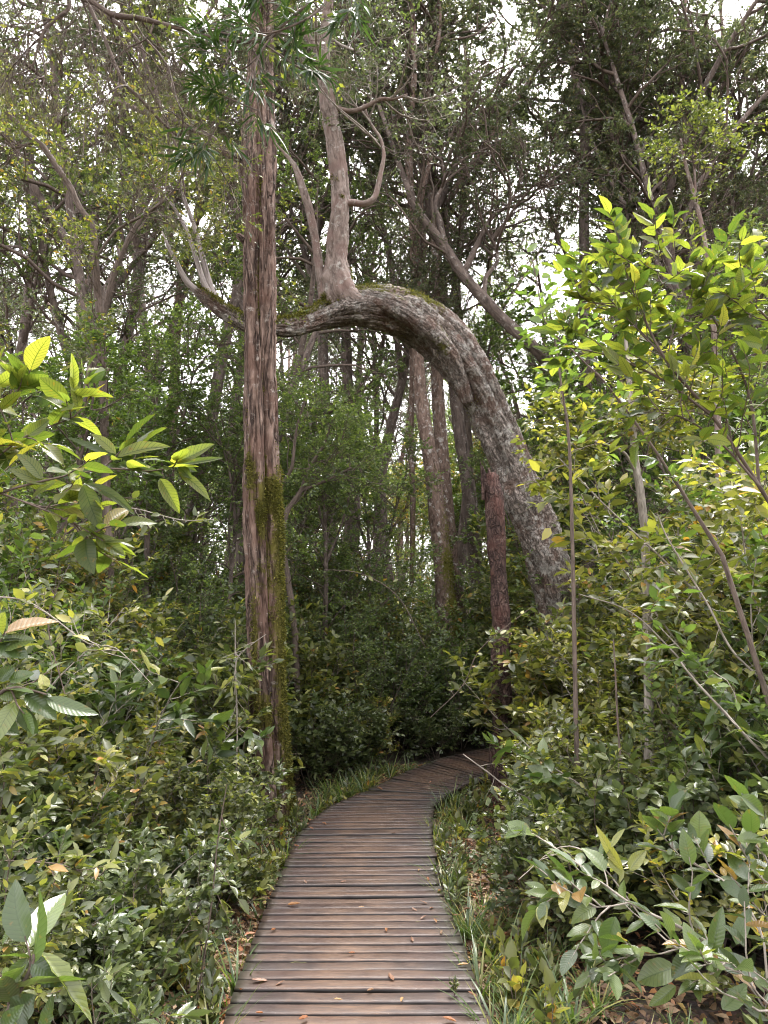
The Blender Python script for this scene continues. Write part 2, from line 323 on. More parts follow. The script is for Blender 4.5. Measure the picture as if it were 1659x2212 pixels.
def leaves(mb, P, D, Nn, L, rng, wid=0.45, kind=1, droop=0.15, fold=0.12, rnd=None, mi=0, wave=0.0, peak=0.8):
    P = P.reshape(-1, 3); D = nrm(D.reshape(-1, 3)); Nn = Nn.reshape(-1, 3); m = len(P); L = np.broadcast_to(L, (m,)) if np.ndim(L) == 0 else L.reshape(-1)
    S = nrm(np.cross(D, Nn)); Nn = np.cross(S, D)
    if rnd is None: rnd = rng.random(m)
    if kind == 0: ts = np.array([0, .5, .5, 1.0]); ss = np.array([0, -1, 1, 0.0]); wd = np.array([0, 1, 1, 0.0]); F = np.array([[0, 3, 1], [0, 2, 3]])
    else:
        rows, cols = {1: (4, 3), 2: (13, 7)}[kind]; tt = np.linspace(0, 1, rows) if kind == 2 else np.array([0, .3, .66, 1])
        ts = np.repeat(tt, cols); ss = np.tile(np.linspace(-1, 1, cols), rows)
        wd = np.sin(math.pi*ts**peak)**0.75 if kind == 2 else np.sin(math.pi*ts**peak); wd = np.maximum(np.nan_to_num(wd), 0.03)
        i = (np.arange(rows-1)[:, None]*cols + np.arange(cols-1)[None]).ravel(); F = np.stack([i, i+1, i+cols+1, i+cols], -1)
    W = wid*(0.8+0.4*rng.random(m))*0.5
    dr = droop*(0.2+1.6*rng.random(m)); fo = fold*(0.3+1.4*rng.random(m)); tw = rng.normal(size=m)*0.12
    x = ss[None]*wd[None]*W[:, None]; h = -dr[:, None]*ts[None]**2 + fo[:, None]*np.abs(ss[None])*wd[None]*0.6*W[:, None]*4 + tw[:, None]*x*ts[None]
    if wave:
        p1 = rng.random(m)[:, None]*6; edge = np.abs(ss[None])**2*wd[None]
        h = h + wave*edge*(np.sin(ts[None]*17+p1+ss[None]*2) + 0.5*np.sin(ts[None]*31+2*p1))*W[:, None]; x = x*(1+0.10*wave*3*np.sin(ts[None]*26+p1)*edge + 0.12*(rng.random((m, 1))-0.5)*ss[None])
        x = x + 0.12*(rng.random((m, 1))-0.5)*np.sin(ts[None]*3)
    V = P[:, None] + L[:, None, None]*(D[:, None]*ts[None, :, None] + S[:, None]*x[..., None] + Nn[:, None]*h[..., None])
    k = len(ts); Fa = (np.arange(m)[:, None, None]*k + F[None]).reshape(-1, F.shape[1])
    uv = np.tile(np.stack([ss, ts], -1), (m, 1)); mb.add(V.reshape(-1, 3), Fa, rnd=np.repeat(rnd, k), uv=uv, mi=mi)
def leaf_on(mb, P, k, rng, L, wid=0.45, kind=1, t0=0.2, ang=0.9, upj=0.5, droop=0.15, tip=True, mi=0, wave=0.0, rnd=None, fold=0.12, Lvar=0.8, sink=0.0):
    "k leaves set alternately along each twig"
    b = len(P); t = t0 + (1-t0)*(np.arange(k)[None]+0.4*rng.random((b, k)))/k; S, T = sample(P, t)
    side = nrm(np.cross(T, UP)+1e-6); sg = np.where((np.arange(k)[None] + rng.integers(0, 2, (b, 1))) % 2 == 0, 1.0, -1.0)[..., None]
    D = nrm(T*np.cos(ang) + side*sg*np.sin(ang) + rng.normal(size=T.shape)*0.3 - UP*sink)
    if tip: D[:, -1] = T[:, -1]
    Nn = nrm(UP + rng.normal(size=T.shape)*upj)
    leaves(mb, S, D, Nn, (L*(1-Lvar/2+Lvar*rng.random((b, k)))), rng, wid, kind, droop=droop, mi=mi, wave=wave, rnd=None if rnd is None else rnd(b*k), fold=fold)

# ------------------------------------------------------------------ shrub and tree kinds
def shrub(name, seed, H, W, nst, nb, nl, L, wid, mat, kind=1, twig='twig', upj=0.45, bend=0.25, leafcat=None, t0=0.15, sub=3):
    rng = np.random.default_rng(seed); az = rng.random(nst)*6.283; el = (0.9+0.5*rng.random(nst)) if H < 2.5 else (1.12+0.4*rng.random(nst))
    S = np.stack([np.cos(az), np.sin(az), az*0], -1)*(0.12*W*rng.random((nst, 1))); D = np.stack([np.cos(az)*np.cos(el), np.sin(az)*np.cos(el), np.sin(el)], -1)
    P1 = wander(S, D, H*(0.65+0.4*rng.random(nst)), 9, rng, 0.13, 0.06)
    P2, t2 = fork(P1, nb, rng, t0, 1.0, 1.0, W*0.42, 6, 0.2, 0.05, flat=0.4)
    st = MB(); r1 = 0.006*H**0.5*np.linspace(1.3, 0.35, 9)[None]*np.ones((nst, 1)); tubes(st, P1, r1, 5)
    tubes(st, P2, np.linspace(0.0032, 0.0012, 6)[None]*np.ones((len(P2), 1))*(0.8+0.2*H), 3)
    fo = MB()
    if sub:
        P3, _ = fork(P2, sub, rng, 0.25, 0.95, 0.8, W*0.17, 4, 0.2, 0.05, flat=0.5); tubes(st, P3, np.linspace(0.0016, 0.0008, 4)[None]*np.ones((len(P3), 1)), 3)
        leaf_on(fo, P3, nl, rng, L, wid, kind, 0.2, upj=upj)
    leaf_on(fo, P2, nl+2, rng, L, wid, kind, 0.25, upj=upj); leaf_on(fo, P1[:, 5:], 5, rng, L, wid, kind, 0.1, upj=upj)
    r = link(name, None); r['category'] = 'shrub'
    link('stem', st.mesh(name+'_stem', M[twig]), r); link('foliage', fo.mesh(name+'_foliage', M[mat]), r)
    return r
def crown_on(br, fo, roots, rng, n1, L1, n2, L2, n3, L3, nl, L, wid=0.5, kind=0, lift=0.03, r1=0.03, bare=0.0, sides=4, ang=0.9, upj=0.6, wob=0.2):
    "limbs, branches, twigs and leaves on the polylines roots (b, n, 3)"
    P1, _ = fork(roots, n1, rng, 0.05, 1.0, ang, L1, 8, wob, lift, 0.2) if n1 else (roots, 0)
    P2, _ = fork(P1, n2, rng, 0.25, 1.0, 0.85, L2, 6, wob, lift, 0.3); P3, _ = fork(P2, n3, rng, 0.15, 1.0, 0.85, L3, 5, wob, lift, 0.3)
    if n1: tubes(br, P1, r1*np.linspace(1, 0.35, 8)[None]*np.ones((len(P1), 1)), sides+1)
    tubes(br, P2, r1*np.linspace(0.38, 0.14, 6)[None]*np.ones((len(P2), 1)), sides); tubes(br, P3, r1*np.linspace(0.15, 0.06, 5)[None]*np.ones((len(P3), 1)), 3)
    keep = P3[rng.random(len(P3)) >= bare]
    if len(keep): leaf_on(fo, keep, nl, rng, L, wid, kind, 0.3, upj=upj)
    return P2, P3
def make_tree(name, seed, H, crown_from, spread, mat, bark, n=(17, 9, 7, 22), L=0.056, bare=0.1, rad=0.16, cat='tree', lean=0.0):
    rng = np.random.default_rng(seed); k = 12
    T = wander(np.array([[0, 0, -0.2]]), np.array([[lean, 0, 1.0]]), np.array([H]), k, rng, 0.06, 0.04)[0]
    rr = rad*np.linspace(1.15, 0.22, k); rr[0] *= 1.25
    tr = MB(); a, _ = sweep(T, rr, 12, 0.3, flute=[(0.06, 3, 0.3, 1.0)], rough=0.05, seed=seed); tr.add(**a)
    fk = wander(np.array([T[int(k*0.5)], T[int(k*0.62)]]), np.array([[0.4, 0.2, 1], [-0.5, -0.2, 1]]), np.array([H*0.4, H*0.35]), 8, rng, 0.08, 0.04)
    tubes(tr, fk, rad*np.linspace(0.55, 0.15, 8)[None]*np.ones((2, 1)), 8)
    br = MB(); fo = MB(); i0 = int(crown_from*k); roots = T[None, i0:]
    crown_on(br, fo, roots, rng, n[0], spread, n[1], spread*0.45, n[2], spread*0.135, n[3], L, r1=rad*0.28, bare=bare)
    crown_on(br, fo, fk[:, 2:], rng, n[0]//3, spread*0.8, n[1], spread*0.4, n[2], spread*0.135, n[3], L, r1=rad*0.25, bare=bare)
    r = link(name, None); r['category'] = cat
    link('trunk', tr.mesh(name+'_trunk', M[bark]), r); link('branches', br.mesh(name+'_branches', M['twig']), r); link('crown', fo.mesh(name+'_crown', M[mat]), r)
    return r

# ------------------------------------------------------------------ ground
def ground():
    xs = np.concatenate([[-400, -120, -50, -20], np.arange(-9, 9.01, 0.12), [20, 50, 120, 400]])
    ys = np.concatenate([[-60, -20, -5], np.arange(0, 18.01, 0.12), [24, 34, 60, 120, 400]])
    X, Y = np.meshgrid(xs, ys); Z = -0.14 + 0.035*vnoise(np.stack([X, Y, X*0], -1), 1.7) + 0.015*vnoise(np.stack([X, Y, X*0], -1), 6.0)
    V = np.stack([X, Y, Z], -1).reshape(-1, 3); nx, ny = len(xs), len(ys)
    i = (np.arange(ny-1)[:, None]*nx + np.arange(nx-1)[None]).ravel(); mb = MB(); mb.add(V, np.stack([i, i+1, i+nx+1, i+nx], -1))
    m, t, out, N, L = nodes('forest_floor'); tc = N('TexCoord')
    a = N('TexNoise', Scale=14.0, Detail=8.0, Roughness=0.7); L(tc.outputs['Object'], a.inputs['Vector'])
    v = N('TexVoronoi', Scale=26.0); L(tc.outputs['Object'], v.inputs['Vector'])
    r = ramp(N, [(0.3, (0.022, 0.017, 0.012)), (0.5, (0.06, 0.042, 0.028)), (0.7, (0.13, 0.09, 0.06))]); L(a.outputs[0], r.inputs[0])
    c = mixc(N, L, 0.4, r.outputs[0], v.outputs['Color'], 'MULTIPLY')
    bp = N('Bump', Strength=1.0, Distance=0.02); L(v.outputs['Distance'], bp.inputs['Height'])
    p = N('BsdfPrincipled', Roughness=0.9); L(c, p.inputs['Base Color']); L(bp.outputs[0], p.inputs['Normal']); L(p.outputs[0], out.inputs[0])
    tag(link('ground', mb.mesh('ground', m)), kind='structure')
ground()

# ------------------------------------------------------------------ boardwalk
EDGE = [((478, 2420), (1102, 2420)), ((484, 2300), (1073, 2300)), ((491, 2212), (1052, 2212)), ((552, 2040), (992, 2040)), ((604, 1908), (941, 1905)), ((648, 1802), (927, 1800)),
        ((712, 1744), (932, 1740)), ((794, 1708), (962, 1716)), ((885, 1664), (1008, 1690)), ((957, 1637), (1075, 1672)), ((1020, 1622), (1150, 1655)), ((1110, 1610), (1260, 1640))]
EL = np.array([onground(*a) for a, b in EDGE]); ER = np.array([onground(*b) for a, b in EDGE])
def deck():
    MID = (EL+ER)/2; s = np.concatenate([[0], np.cumsum(np.linalg.norm(np.diff(MID, axis=0), axis=1))])
    mb = MB(); pitch = 0.104; n = int(s[-1]/pitch); rng = np.random.default_rng(5)
    f = lambda A, x: np.stack([np.interp(x, s, A[:, i]) for i in range(3)], -1)
    for i in range(n):
        x0 = i*pitch; gap = 0.015 + 0.007*rng.random(); x1 = x0 + pitch - gap; e = rng.normal(size=4)*0.007; j = rng.normal(size=2)*0.004
        a, b = f(EL, x0), f(ER, x0); c, d = f(EL, x1), f(ER, x1); ax = nrm(b-a)
        a = a-ax*(0.02+abs(e[0])); c = c-ax*(0.02+abs(e[0])); b = b+ax*(0.02+abs(e[1])); d = d+ax*(0.02+abs(e[1]))
        fw = nrm((c+d)/2-(a+b)/2); a, c = a+fw*j[0], c+fw*j[0]; b, d = b+fw*j[1], d+fw*j[1]; wd = np.linalg.norm(c-a)
        z = rng.normal()*0.0025; tl = rng.normal()*0.003; nx = 26; r = rng.random(); sag = rng.normal()*0.003
        prof = [(0, -0.035), (0, -0.006), (0.05, -0.0015), (0.12, 0), (0.5, -0.0006), (0.88, 0), (0.95, -0.0015), (1, -0.006), (1, -0.035)]
        V = []; UVs = []; BK = []
        for q in range(nx+1):
            t = q/nx; p0 = a*(1-t)+b*t; p1 = c*(1-t)+d*t
            for (u_, h) in prof:
                P = p0*(1-u_)+p1*u_; P = P + UP*(h+z+tl*(t-0.5)+sag*math.sin(t*3.14)+0.0016*vnoise(np.array([[t*9+i*7, u_*2.2, i*1.7]]))[0])
                if u_ in (0, 1): P = P + fw*0.0022*vnoise(np.array([[t*14+i*3, u_*5, i*2.3]]))[0]
                V.append(P); UVs.append((t, u_)); BK.append((t*1.07, u_*0.09, i*0.37))
        k = len(prof); V = np.array(V)
        ii = (np.arange(nx)[:, None]*k + np.arange(k-1)[None]).ravel(); F = np.stack([ii, ii+k, ii+k+1, ii+1], -1)
        bot = np.stack([np.arange(nx)*k+k-1, np.arange(nx)*k+2*k-1, np.arange(nx)*k+k, np.arange(nx)*k], -1)
        caps = []
        for base in (0, nx*k):
            for q in range(1, 7): tri = [base, base+q, base+q+1] if base == 0 else [base, base+q+1, base+q]; caps.append(tri)
            caps.append([base, base+7, base+8] if base == 0 else [base, base+8, base+7])
        mb.add(V, [np.concatenate([F, bot]), np.array(caps)], rnd=r, uv=np.array(UVs), bk=np.array(BK))
    m, t, out, N, L = nodes('deck_wood')
    b = N('Attribute', attribute_name='bk'); rn = N('Attribute', attribute_name='rnd'); uv = N('UVMap'); sx = N('SeparateXYZ'); L(uv.outputs[0], sx.inputs[0])
    mp = N('Mapping'); mp.inputs['Scale'].default_value = (7, 75, 30); mp.inputs['Rotation'].default_value = (0, 0, 0.08); L(b.outputs['Vector'], mp.inputs[0])
    g = N('TexNoise', Scale=1.0, Detail=7.0, Roughness=0.7, Distortion=0.8); L(mp.outputs[0], g.inputs['Vector'])
    pt = N('TexNoise', Scale=4.5, Detail=5.0, Roughness=0.65); L(b.outputs['Vector'], pt.inputs['Vector'])
    tc = N('TexCoord'); big = N('TexNoise', Scale=1.3, Detail=4.0); L(tc.outputs['Object'], big.inputs['Vector'])
    fine = N('TexNoise', Scale=45.0, Detail=6.0, Roughness=0.8); L(b.outputs['Vector'], fine.inputs['Vector'])
    dark = mixc(N, L, rn.outputs['Fac'], (0.03, 0.0185, 0.016), (0.062, 0.034, 0.026)); dark = mixc(N, L, maprange(N, L, g.outputs[0], 0.35, 0.7), mixc(N, L, 1.0, dark, (0.55, 0.5, 0.5), 'MULTIPLY'), dark)
    gold = mixc(N, L, maprange(N, L, g.outputs[0], 0.35, 0.65), (0.036, 0.02, 0.014), (0.12, 0.067, 0.036))
    # worn bare in the walked middle, black and weathered towards the ends
    ct = N('Math', operation='SUBTRACT'); L(sx.outputs[0], ct.inputs[0]); ct.inputs[1].default_value = 0.48; ca = N('Math', operation='ABSOLUTE'); L(ct.outputs[0], ca.inputs[0])
    wear = maprange(N, L, ca.outputs[0], 0.5, 0.12, -0.16, 0.13); w2 = N('Math', operation='ADD'); L(wear, w2.inputs[0]); L(pt.outputs[0], w2.inputs[1])
    w3 = N('Math', operation='MULTIPLY_ADD'); L(rn.outputs['Fac'], w3.inputs[0]); w3.inputs[1].default_value = 0.12; L(w2.outputs[0], w3.inputs[2])
    c = mixc(N, L, maprange(N, L, w3.outputs[0], 0.46, 0.78, 0, 0.85), dark, gold)
    c = mixc(N, L, maprange(N, L, fine.outputs[0], 0.62, 0.72, 0, 0.5), c, (0.28, 0.22, 0.17))
    ed = maprange(N, L, ca.outputs[0], 0.40, 0.5); e2 = N('Math', operation='MULTIPLY'); L(ed, e2.inputs[0]); L(maprange(N, L, big.outputs[0], 0.35, 0.6), e2.inputs[1])
    c = mixc(N, L, e2.outputs[0], c, (0.035, 0.035, 0.022))
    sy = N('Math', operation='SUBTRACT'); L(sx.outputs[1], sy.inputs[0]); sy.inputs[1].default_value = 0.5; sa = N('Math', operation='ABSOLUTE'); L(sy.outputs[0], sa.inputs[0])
    c = mixc(N, L, maprange(N, L, sa.outputs[0], 0.485, 0.5), c, (0.012, 0.009, 0.007))      # plank sides coloured near-black, painting in the shade of the gaps
    rg = maprange(N, L, pt.outputs[0], 0.3, 0.7, 0.38, 0.62)
    bp = N('Bump', Strength=0.8, Distance=0.003); L(g.outputs[0], bp.inputs['Height'])
    p = N('BsdfPrincipled'); L(c, p.inputs['Base Color']); L(rg, p.inputs['Roughness']); L(bp.outputs[0], p.inputs['Normal']); L(p.outputs[0], out.inputs[0])
    r = tag(link('boardwalk', None, loc=tuple(MID[2])), 'weathered brown plank boardwalk curving away to the right through the forest', 'boardwalk', kind='structure')
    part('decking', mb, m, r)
    for q in (0.16, 0.84):
        C = EL*(1-q)+ER*q; jb = MB(); C = C - UP*0.036; n_ = len(C); off = nrm(ER-EL)*0.022
        V = np.stack([C-off, C+off, C+off-UP*0.09, C-off-UP*0.09], 1).reshape(-1, 3); i = np.arange(n_-1)[:, None]*4; j = np.arange(4)[None]; j2 = (j+1) % 4
        jb.add(V, np.stack([i+j, i+4+j, i+4+j2, i+j2], -1).reshape(-1, 4), bk=V*[1, .2, 1]); part('joist', jb, M['snag'], r)
deck()
def edge_x(y, right):
    A = ER if right else EL; return np.interp(y, A[:, 1], A[:, 0])

# ------------------------------------------------------------------ the straight mossy trunk left of the boardwalk
def tufts(V, nm, moss, n, thr, rng, L=0.02):
    mb = MB(); pr = np.clip((moss + 0.3*vnoise(V, 9.0) + 0.2*vnoise(V, 30.0) - thr + 0.25)/0.6, 0, 1)**1.5; i = rng.choice(len(V), n, p=pr/pr.sum())
    P = V[i] + rng.normal(size=(n, 3))*0.012 - nm[i]*0.004; D = nrm(nm[i] + rng.normal(size=(n, 3))*0.7 - UP*0.25)
    leaves(mb, P, D, rng.normal(size=(n, 3)), L*(0.5+rng.random(n)), rng, 0.35, 0, droop=0.3); return mb
def straight_tree():
    rng = np.random.default_rng(3); Y = 7.2
    P, R = line((592, 1830, 44), (592, 1760, 40), (590, 1700, 35), (583, 1600, 34), (576, 1500, 33), (571, 1300, 36), (566, 1150, 38), (564, 1050, 38), (563, 950, 35), (562, 800, 35), (562, 600, 37), (561, 450, 38),
                (559, 350, 42), (560, 250, 37), (562, 170, 33), (566, 60, 30), (570, -60, 27), (574, -220, 22), (578, -400, 14), Y=Y)
    def mf(V, nm, bk, k):
        z = V[:, 2]; zz = z + 0.22*vnoise(bk*[1, 1, 0.5], 9) + 0.3*nm[:, 0]; patch = np.clip(1.3-np.abs(zz-2.95)/0.5, 0, 1)*np.clip(0.75+0.9*vnoise(bk*[1, 1, 0.3], 11), 0, 1)*np.clip(nm[:, 0]*0.7-nm[:, 1]+0.35, 0, 1)
        strip = np.clip(nm[:, 0]*1.8-0.75, 0, 1)*np.clip((3.6-z)*1.2, 0, 1); low = 0.8*np.clip(-nm[:, 1]*1.2-nm[:, 0]*0.3, 0, 1)*np.clip(1.2-np.abs(z-1.1)/1.6, 0, 1)*np.clip(0.35+1.3*vnoise(bk*[1, 1, 0.22], 10), 0, 1)
        groove = 0.75*np.clip((0.9-k)*5, 0, 1)*np.clip(vnoise(bk*[1, 1, 0.4], 5)+0.75, 0, 1)
        return np.clip(np.maximum.reduce([patch*1.0, strip*0.95, low, groove]), 0, 1)
    r = thing('mossy_tree', 'straight fluted reddish trunk with a thick yellow moss sleeve, left of the boardwalk', 'tree', (P[0][0], Y, 0))
    mb = MB(); a, nm = sweep(P, R*0.92, 190, 0.02, flute=[(0.24, 4, 0.14, 1.8), (0.13, 9, -0.1, 2.2)], rough=0.05, seed=2, mossf=mf, ridges=0.011); mb.add(**a); V = a['V'][:len(nm)]; ms = a['moss'][:len(nm)]
    t_ = part('trunk', mb, M['bark_red'], r)
    part('moss', tufts(V, nm, ms, 42000, 0.66, rng, 0.024), M['moss'], r)
    for pts in ([(520, 345, 9), (500, 335, 8), (478, 328, 6), (470, 322, 4)], [(530, 520, 10), (518, 512, 8), (512, 508, 5)]):
        P2, R2 = line(*pts, Y=Y-0.05); b = MB(); a, _ = sweep(P2, R2, 10, 0.03, rough=0.12, seed=4); b.add(**a); part('branch_stub', b, M['bark_red'], r)
    # crown above the frame, its lowest limbs just in view
    top, _ = resample(P[-6:], R[-6:], 0.3); br, fo = MB(), MB()
    crown_on(br, fo, top[None, 3:], rng, 12, 3.4, 6, 1.5, 6, 0.7, 10, 0.05, r1=0.035, wid=0.4, lift=0.03)
    part('branches', br, M['twig'], r); part('crown', fo, M['leaf_dark'], r)
straight_tree()

# ------------------------------------------------------------------ the arching tree
def arch_tree():
    rng = np.random.default_rng(8)
    r = thing('arching_tree', 'huge leaning grey trunk bent into an arch over the boardwalk', 'tree', (float(at(1290, 1640, 9.6)[0]), 9.6, -0.1))
    P, R = line((1290, 1640, 66, 9.6), (1268, 1560, 56, 9.6), (1243, 1450, 50, 9.6), (1217, 1330, 47, 9.6), (1190, 1230, 44, 9.5), (1161, 1145, 42, 9.5), (1131, 1072, 41, 9.45), (1092, 970, 43, 9.4), (1050, 878, 43, 9.3), (1017, 815, 46, 9.2),
                (973, 757, 50, 9.1), (922, 708, 52, 9.0), (868, 679, 52, 8.9), (815, 665, 49, 8.8), (765, 664, 44, 8.75), (722, 675, 34, 8.7), (681, 690, 25, 8.6), (640, 703, 22, 8.5), (600, 708, 20, 8.45), (560, 706, 18, 8.4),
                (522, 695, 17, 8.4), (480, 670, 16, 8.4), (450, 648, 14, 8.4), (425, 628, 10, 8.4))
    def mf(V, nm, bk, k):
        top = np.clip(nm[:, 2]*1.3-0.15, 0, 1)*np.clip(0.75+0.8*vnoise(V, 2.6), 0, 1); arch = np.clip((V[:, 2]-3.9)/0.6, 0, 1); limb = np.clip((-0.6-V[:, 0])/0.4, 0, 1)
        front = 0.75*np.clip(vnoise(V, 3.4)+0.1, 0, 1)*np.clip(1-np.abs(V[:, 0]-0.75)/0.7, 0, 1)
        return np.clip(np.maximum(top*arch*0.7+front*arch, limb*np.clip(nm[:, 2]+0.25, 0, 1)*0.75), 0, 1)
    mb = MB(); kb = [(at(958, 724, 8.8), 0.09, -0.10), (at(870, 700, 8.5), 0.12, 0.05), (at(900, 655, 8.7), 0.16, 0.07), (at(760, 690, 8.5), 0.10, 0.05), (at(1010, 800, 8.9), 0.13, 0.04), (at(1060, 930, 9.1), 0.1, -0.05), (at(835, 690, 8.5), 0.06, -0.06), (at(1110, 1080, 9.2), 0.2, 0.05), (at(700, 690, 8.4), 0.1, 0.05), (at(930, 690, 8.7), 0.05, -0.05)]
    a, nm = sweep(P, R*0.97, 170, 0.026, flute=[(0.12, 3, 1.0, 2.2), (0.075, 5, -0.8, 2.6), (0.03, 11, 0.3, 2)], rough=0.085, seed=5, mossf=mf, ridges=0.012, bumps=kb); mb.add(**a); V = a['V'][:len(nm)]; ms = a['moss'][:len(nm)]
    tr = part('trunk', mb, M['bark_grey'], r)
    part('moss', tufts(V, nm, ms, 14000, 0.5, rng, 0.024), M['moss'], r)
    for pts in ([(868, 645, 12, 8.95), (905, 658, 20, 8.9), (950, 680, 22, 8.95), (994, 722, 22, 8.98), (1028, 772, 22, 9.0), (1057, 830, 20, 9.1), (1086, 892, 18, 9.2), (1116, 955, 15, 9.3), (1140, 1015, 9, 9.4)],
                [(770, 640, 16, 8.65), (820, 650, 22, 8.6), (870, 672, 24, 8.62), (915, 706, 24, 8.7), (955, 745, 24, 8.8), (985, 800, 20, 8.95), (1010, 870, 12, 9.1)]):
        b = MB(); P3_, R3_ = line(*pts); a, n3_ = sweep(P3_, R3_, 60, 0.026, flute=[(0.1, 3, 2.0, 2.2)], rough=0.09, seed=len(pts), mossf=mf, ridges=0.01); b.add(**a); part('strand', b, M['bark_grey'], r)
    # upright limb
    b = MB(); P2, R2 = line((760, 672, 34, 8.8), (742, 648, 40, 8.74), (730, 612, 33, 8.7), (728, 560, 24.5, 8.7), (731, 500, 22.5, 8.65), (735, 450, 20.5, 8.6), (734, 400, 19.5, 8.6), (721, 300, 18.5, 8.5), (704, 205, 17, 8.5), (698, 125, 14, 8.4),
                          (704, 50, 11.5, 8.4), (713, -30, 10, 8.4), (725, -160, 7, 8.4), (722, -300, 4, 8.4)); a, nu = sweep(P2, R2, 64, 0.03, bumps=[(at(775, 655, 8.6), 0.13, 0.09), (at(715, 640, 8.6), 0.1, 0.06), (at(700, 600, 8.6), 0.07, 0.04)], flute=[(0.12, 3, 0.5, 1.5), (0.05, 7, 0.5, 1.5)], rough=0.09, seed=7, ridges=0.007, mossf=lambda V, nm, bk, k: 0.75*np.clip((5.9-V[:, 2])/0.5, 0, 1)*np.clip(0.5+vnoise(V, 4.0), 0, 1)); b.add(**a); ul = part('upright_limb', b, M['bark_limb'], r); part('moss', tufts(a['V'][:len(nu)], nu, a['moss'][:len(nu)], 3500, 0.55, rng, 0.024), M['moss'], r)
    def limb(name, mat, *lists, sides=14, rough=0.08):
        b = MB()
        for k, l in enumerate(lists): P_, R_ = line(*l); a_, _ = sweep(P_, R_, sides, 0.05, flute=[(0.08, 3, 2, 1)], rough=rough, seed=k+11); b.add(**a_)
        return part(name, b, M[mat], r)
    limb('fork_limb', 'bark_limb', [(700, 140, 12, 8.4), (690, 112, 10.5, 8.4), (664, 78, 9, 8.4), (640, 30, 8, 8.4), (618, -40, 7, 8.4), (600, -160, 4, 8.4)])
    limb('broken_limb', 'bark_limb', [(705, 650, 17, 8.7), (694, 610, 11, 8.7), (684, 540, 9.5, 8.7), (672, 470, 9.5, 8.65), (655, 410, 9, 8.6), (637, 360, 6, 8.6), (612, 328, 3, 8.6), (594, 308, 1.5, 8.6)])
    limb('crooked_branch', 'bark_limb', [(738, 442, 8, 8.6), (760, 438, 8, 8.6), (786, 440, 7.5, 8.6), (808, 428, 7, 8.6), (817, 400, 6, 8.6), (823, 370, 5, 8.6), (829, 335, 4.5, 8.6), (822, 300, 3.5, 8.6), (800, 265, 3, 8.6), (785, 225, 2, 8.6)])
    limb('crooked_branch', 'bark_limb', [(712, 228, 7, 8.5), (735, 236, 6, 8.5), (760, 240, 5.5, 8.5), (788, 231, 5, 8.5), (822, 214, 4.5, 8.5), (850, 214, 3.5, 8.5), (880, 204, 2, 8.5)])
    limb('dead_fork', 'deadwood', [(440, 640, 9, 8.4), (405, 610, 7, 8.4), (380, 565, 5, 8.35), (362, 530, 4, 8.3), (350, 500, 2, 8.3)])
    limb('dead_fork', 'deadwood', [(462, 658, 10, 8.4), (440, 610, 7, 8.4), (421, 550, 5, 8.4), (404, 500, 4.5, 8.4), (380, 455, 3.5, 8.4), (358, 425, 2, 8.4)])
    limb('dead_fork', 'deadwood', [(475, 668, 10, 8.4), (455, 620, 7, 8.45), (438, 560, 6, 8.45), (420, 490, 5, 8.5), (400, 435, 4, 8.5), (390, 390, 3, 8.5), (385, 365, 2, 8.5)])
    # small live branches and their leaves off the arch and the limb
    br, fo = MB(), MB(); roots, _ = resample(P2[-6:], R2[-6:], 0.25)
    crown_on(br, fo, roots[None], rng, 12, 2.6, 7, 1.1, 7, 0.55, 9, 0.06, r1=0.025)
    rt = np.array([line((829, 335, 3, 8.6), (800, 265, 3, 8.6), (785, 225, 2, 8.6))[0], line((822, 214, 4, 8.5), (850, 214, 3, 8.5), (880, 204, 2, 8.5))[0]])
    crown_on(br, fo, rt, rng, 6, 1.3, 6, 0.6, 6, 0.35, 5, 0.06, r1=0.014, bare=0.5)
    part('branches', br, M['twig_pale'], r); part('crown', fo, M['leaf_far'], r)
arch_tree()

# ------------------------------------------------------------------ other trunks placed from the photograph
def trunk_tree(name, label, lists, mat='bark_far', crown=None, leaf='leaf_far', sides=20, flute=((0.05, 3, 0.5, 1.5),), rough=0.05, moss=None, seed=0, cat='tree', tuft=0, twigm='twig', partname='trunk'):
    rng = np.random.default_rng(seed+100); r = None
    for k, l in enumerate(lists):
        P, R = line(*l)
        if r is None: r = thing(name, label, cat, (P[0][0], P[0][1], -0.15))
        if k == 0 and P[0][2] > -0.1: P = np.vstack([[P[0][0]+(P[0][0]-P[1][0])*0.2, P[0][1], -0.25], P]); R = np.concatenate([[R[0]*1.2], R])
        b = MB(); a, nm = sweep(P, R, sides, max(0.04, R.mean()*0.5), flute=flute, rough=rough, seed=seed+k, mossf=moss); b.add(**a); part(partname if k == 0 else 'limb', b, M[mat], r)
        if tuft and k == 0: part('moss', tufts(a['V'][:len(nm)], nm, a['moss'][:len(nm)], tuft, 0.5, rng, 0.03), M['moss'], r)
        if crown:
            i0 = crown.get('i0', 0.5); C, _ = resample(P, R, 0.3); C = C[int(len(C)*i0):]
            if k == 0: br, fo = MB(), MB()
            if len(C) > 2: crown_on(br, fo, C[None], rng, *crown['n'], **crown.get('kw', {}))
    if crown: part('branches', br, M[twigm], r); part('crown', fo, M[leaf], r)
    return r
def mossside(V, nm, bk, k): return np.clip(0.5*nm[:, 0]-0.2*nm[:, 1]+0.3+0.5*vnoise(V, 2.5), 0, 0.8)*np.clip((5.5-V[:, 2])/3, 0, 1)
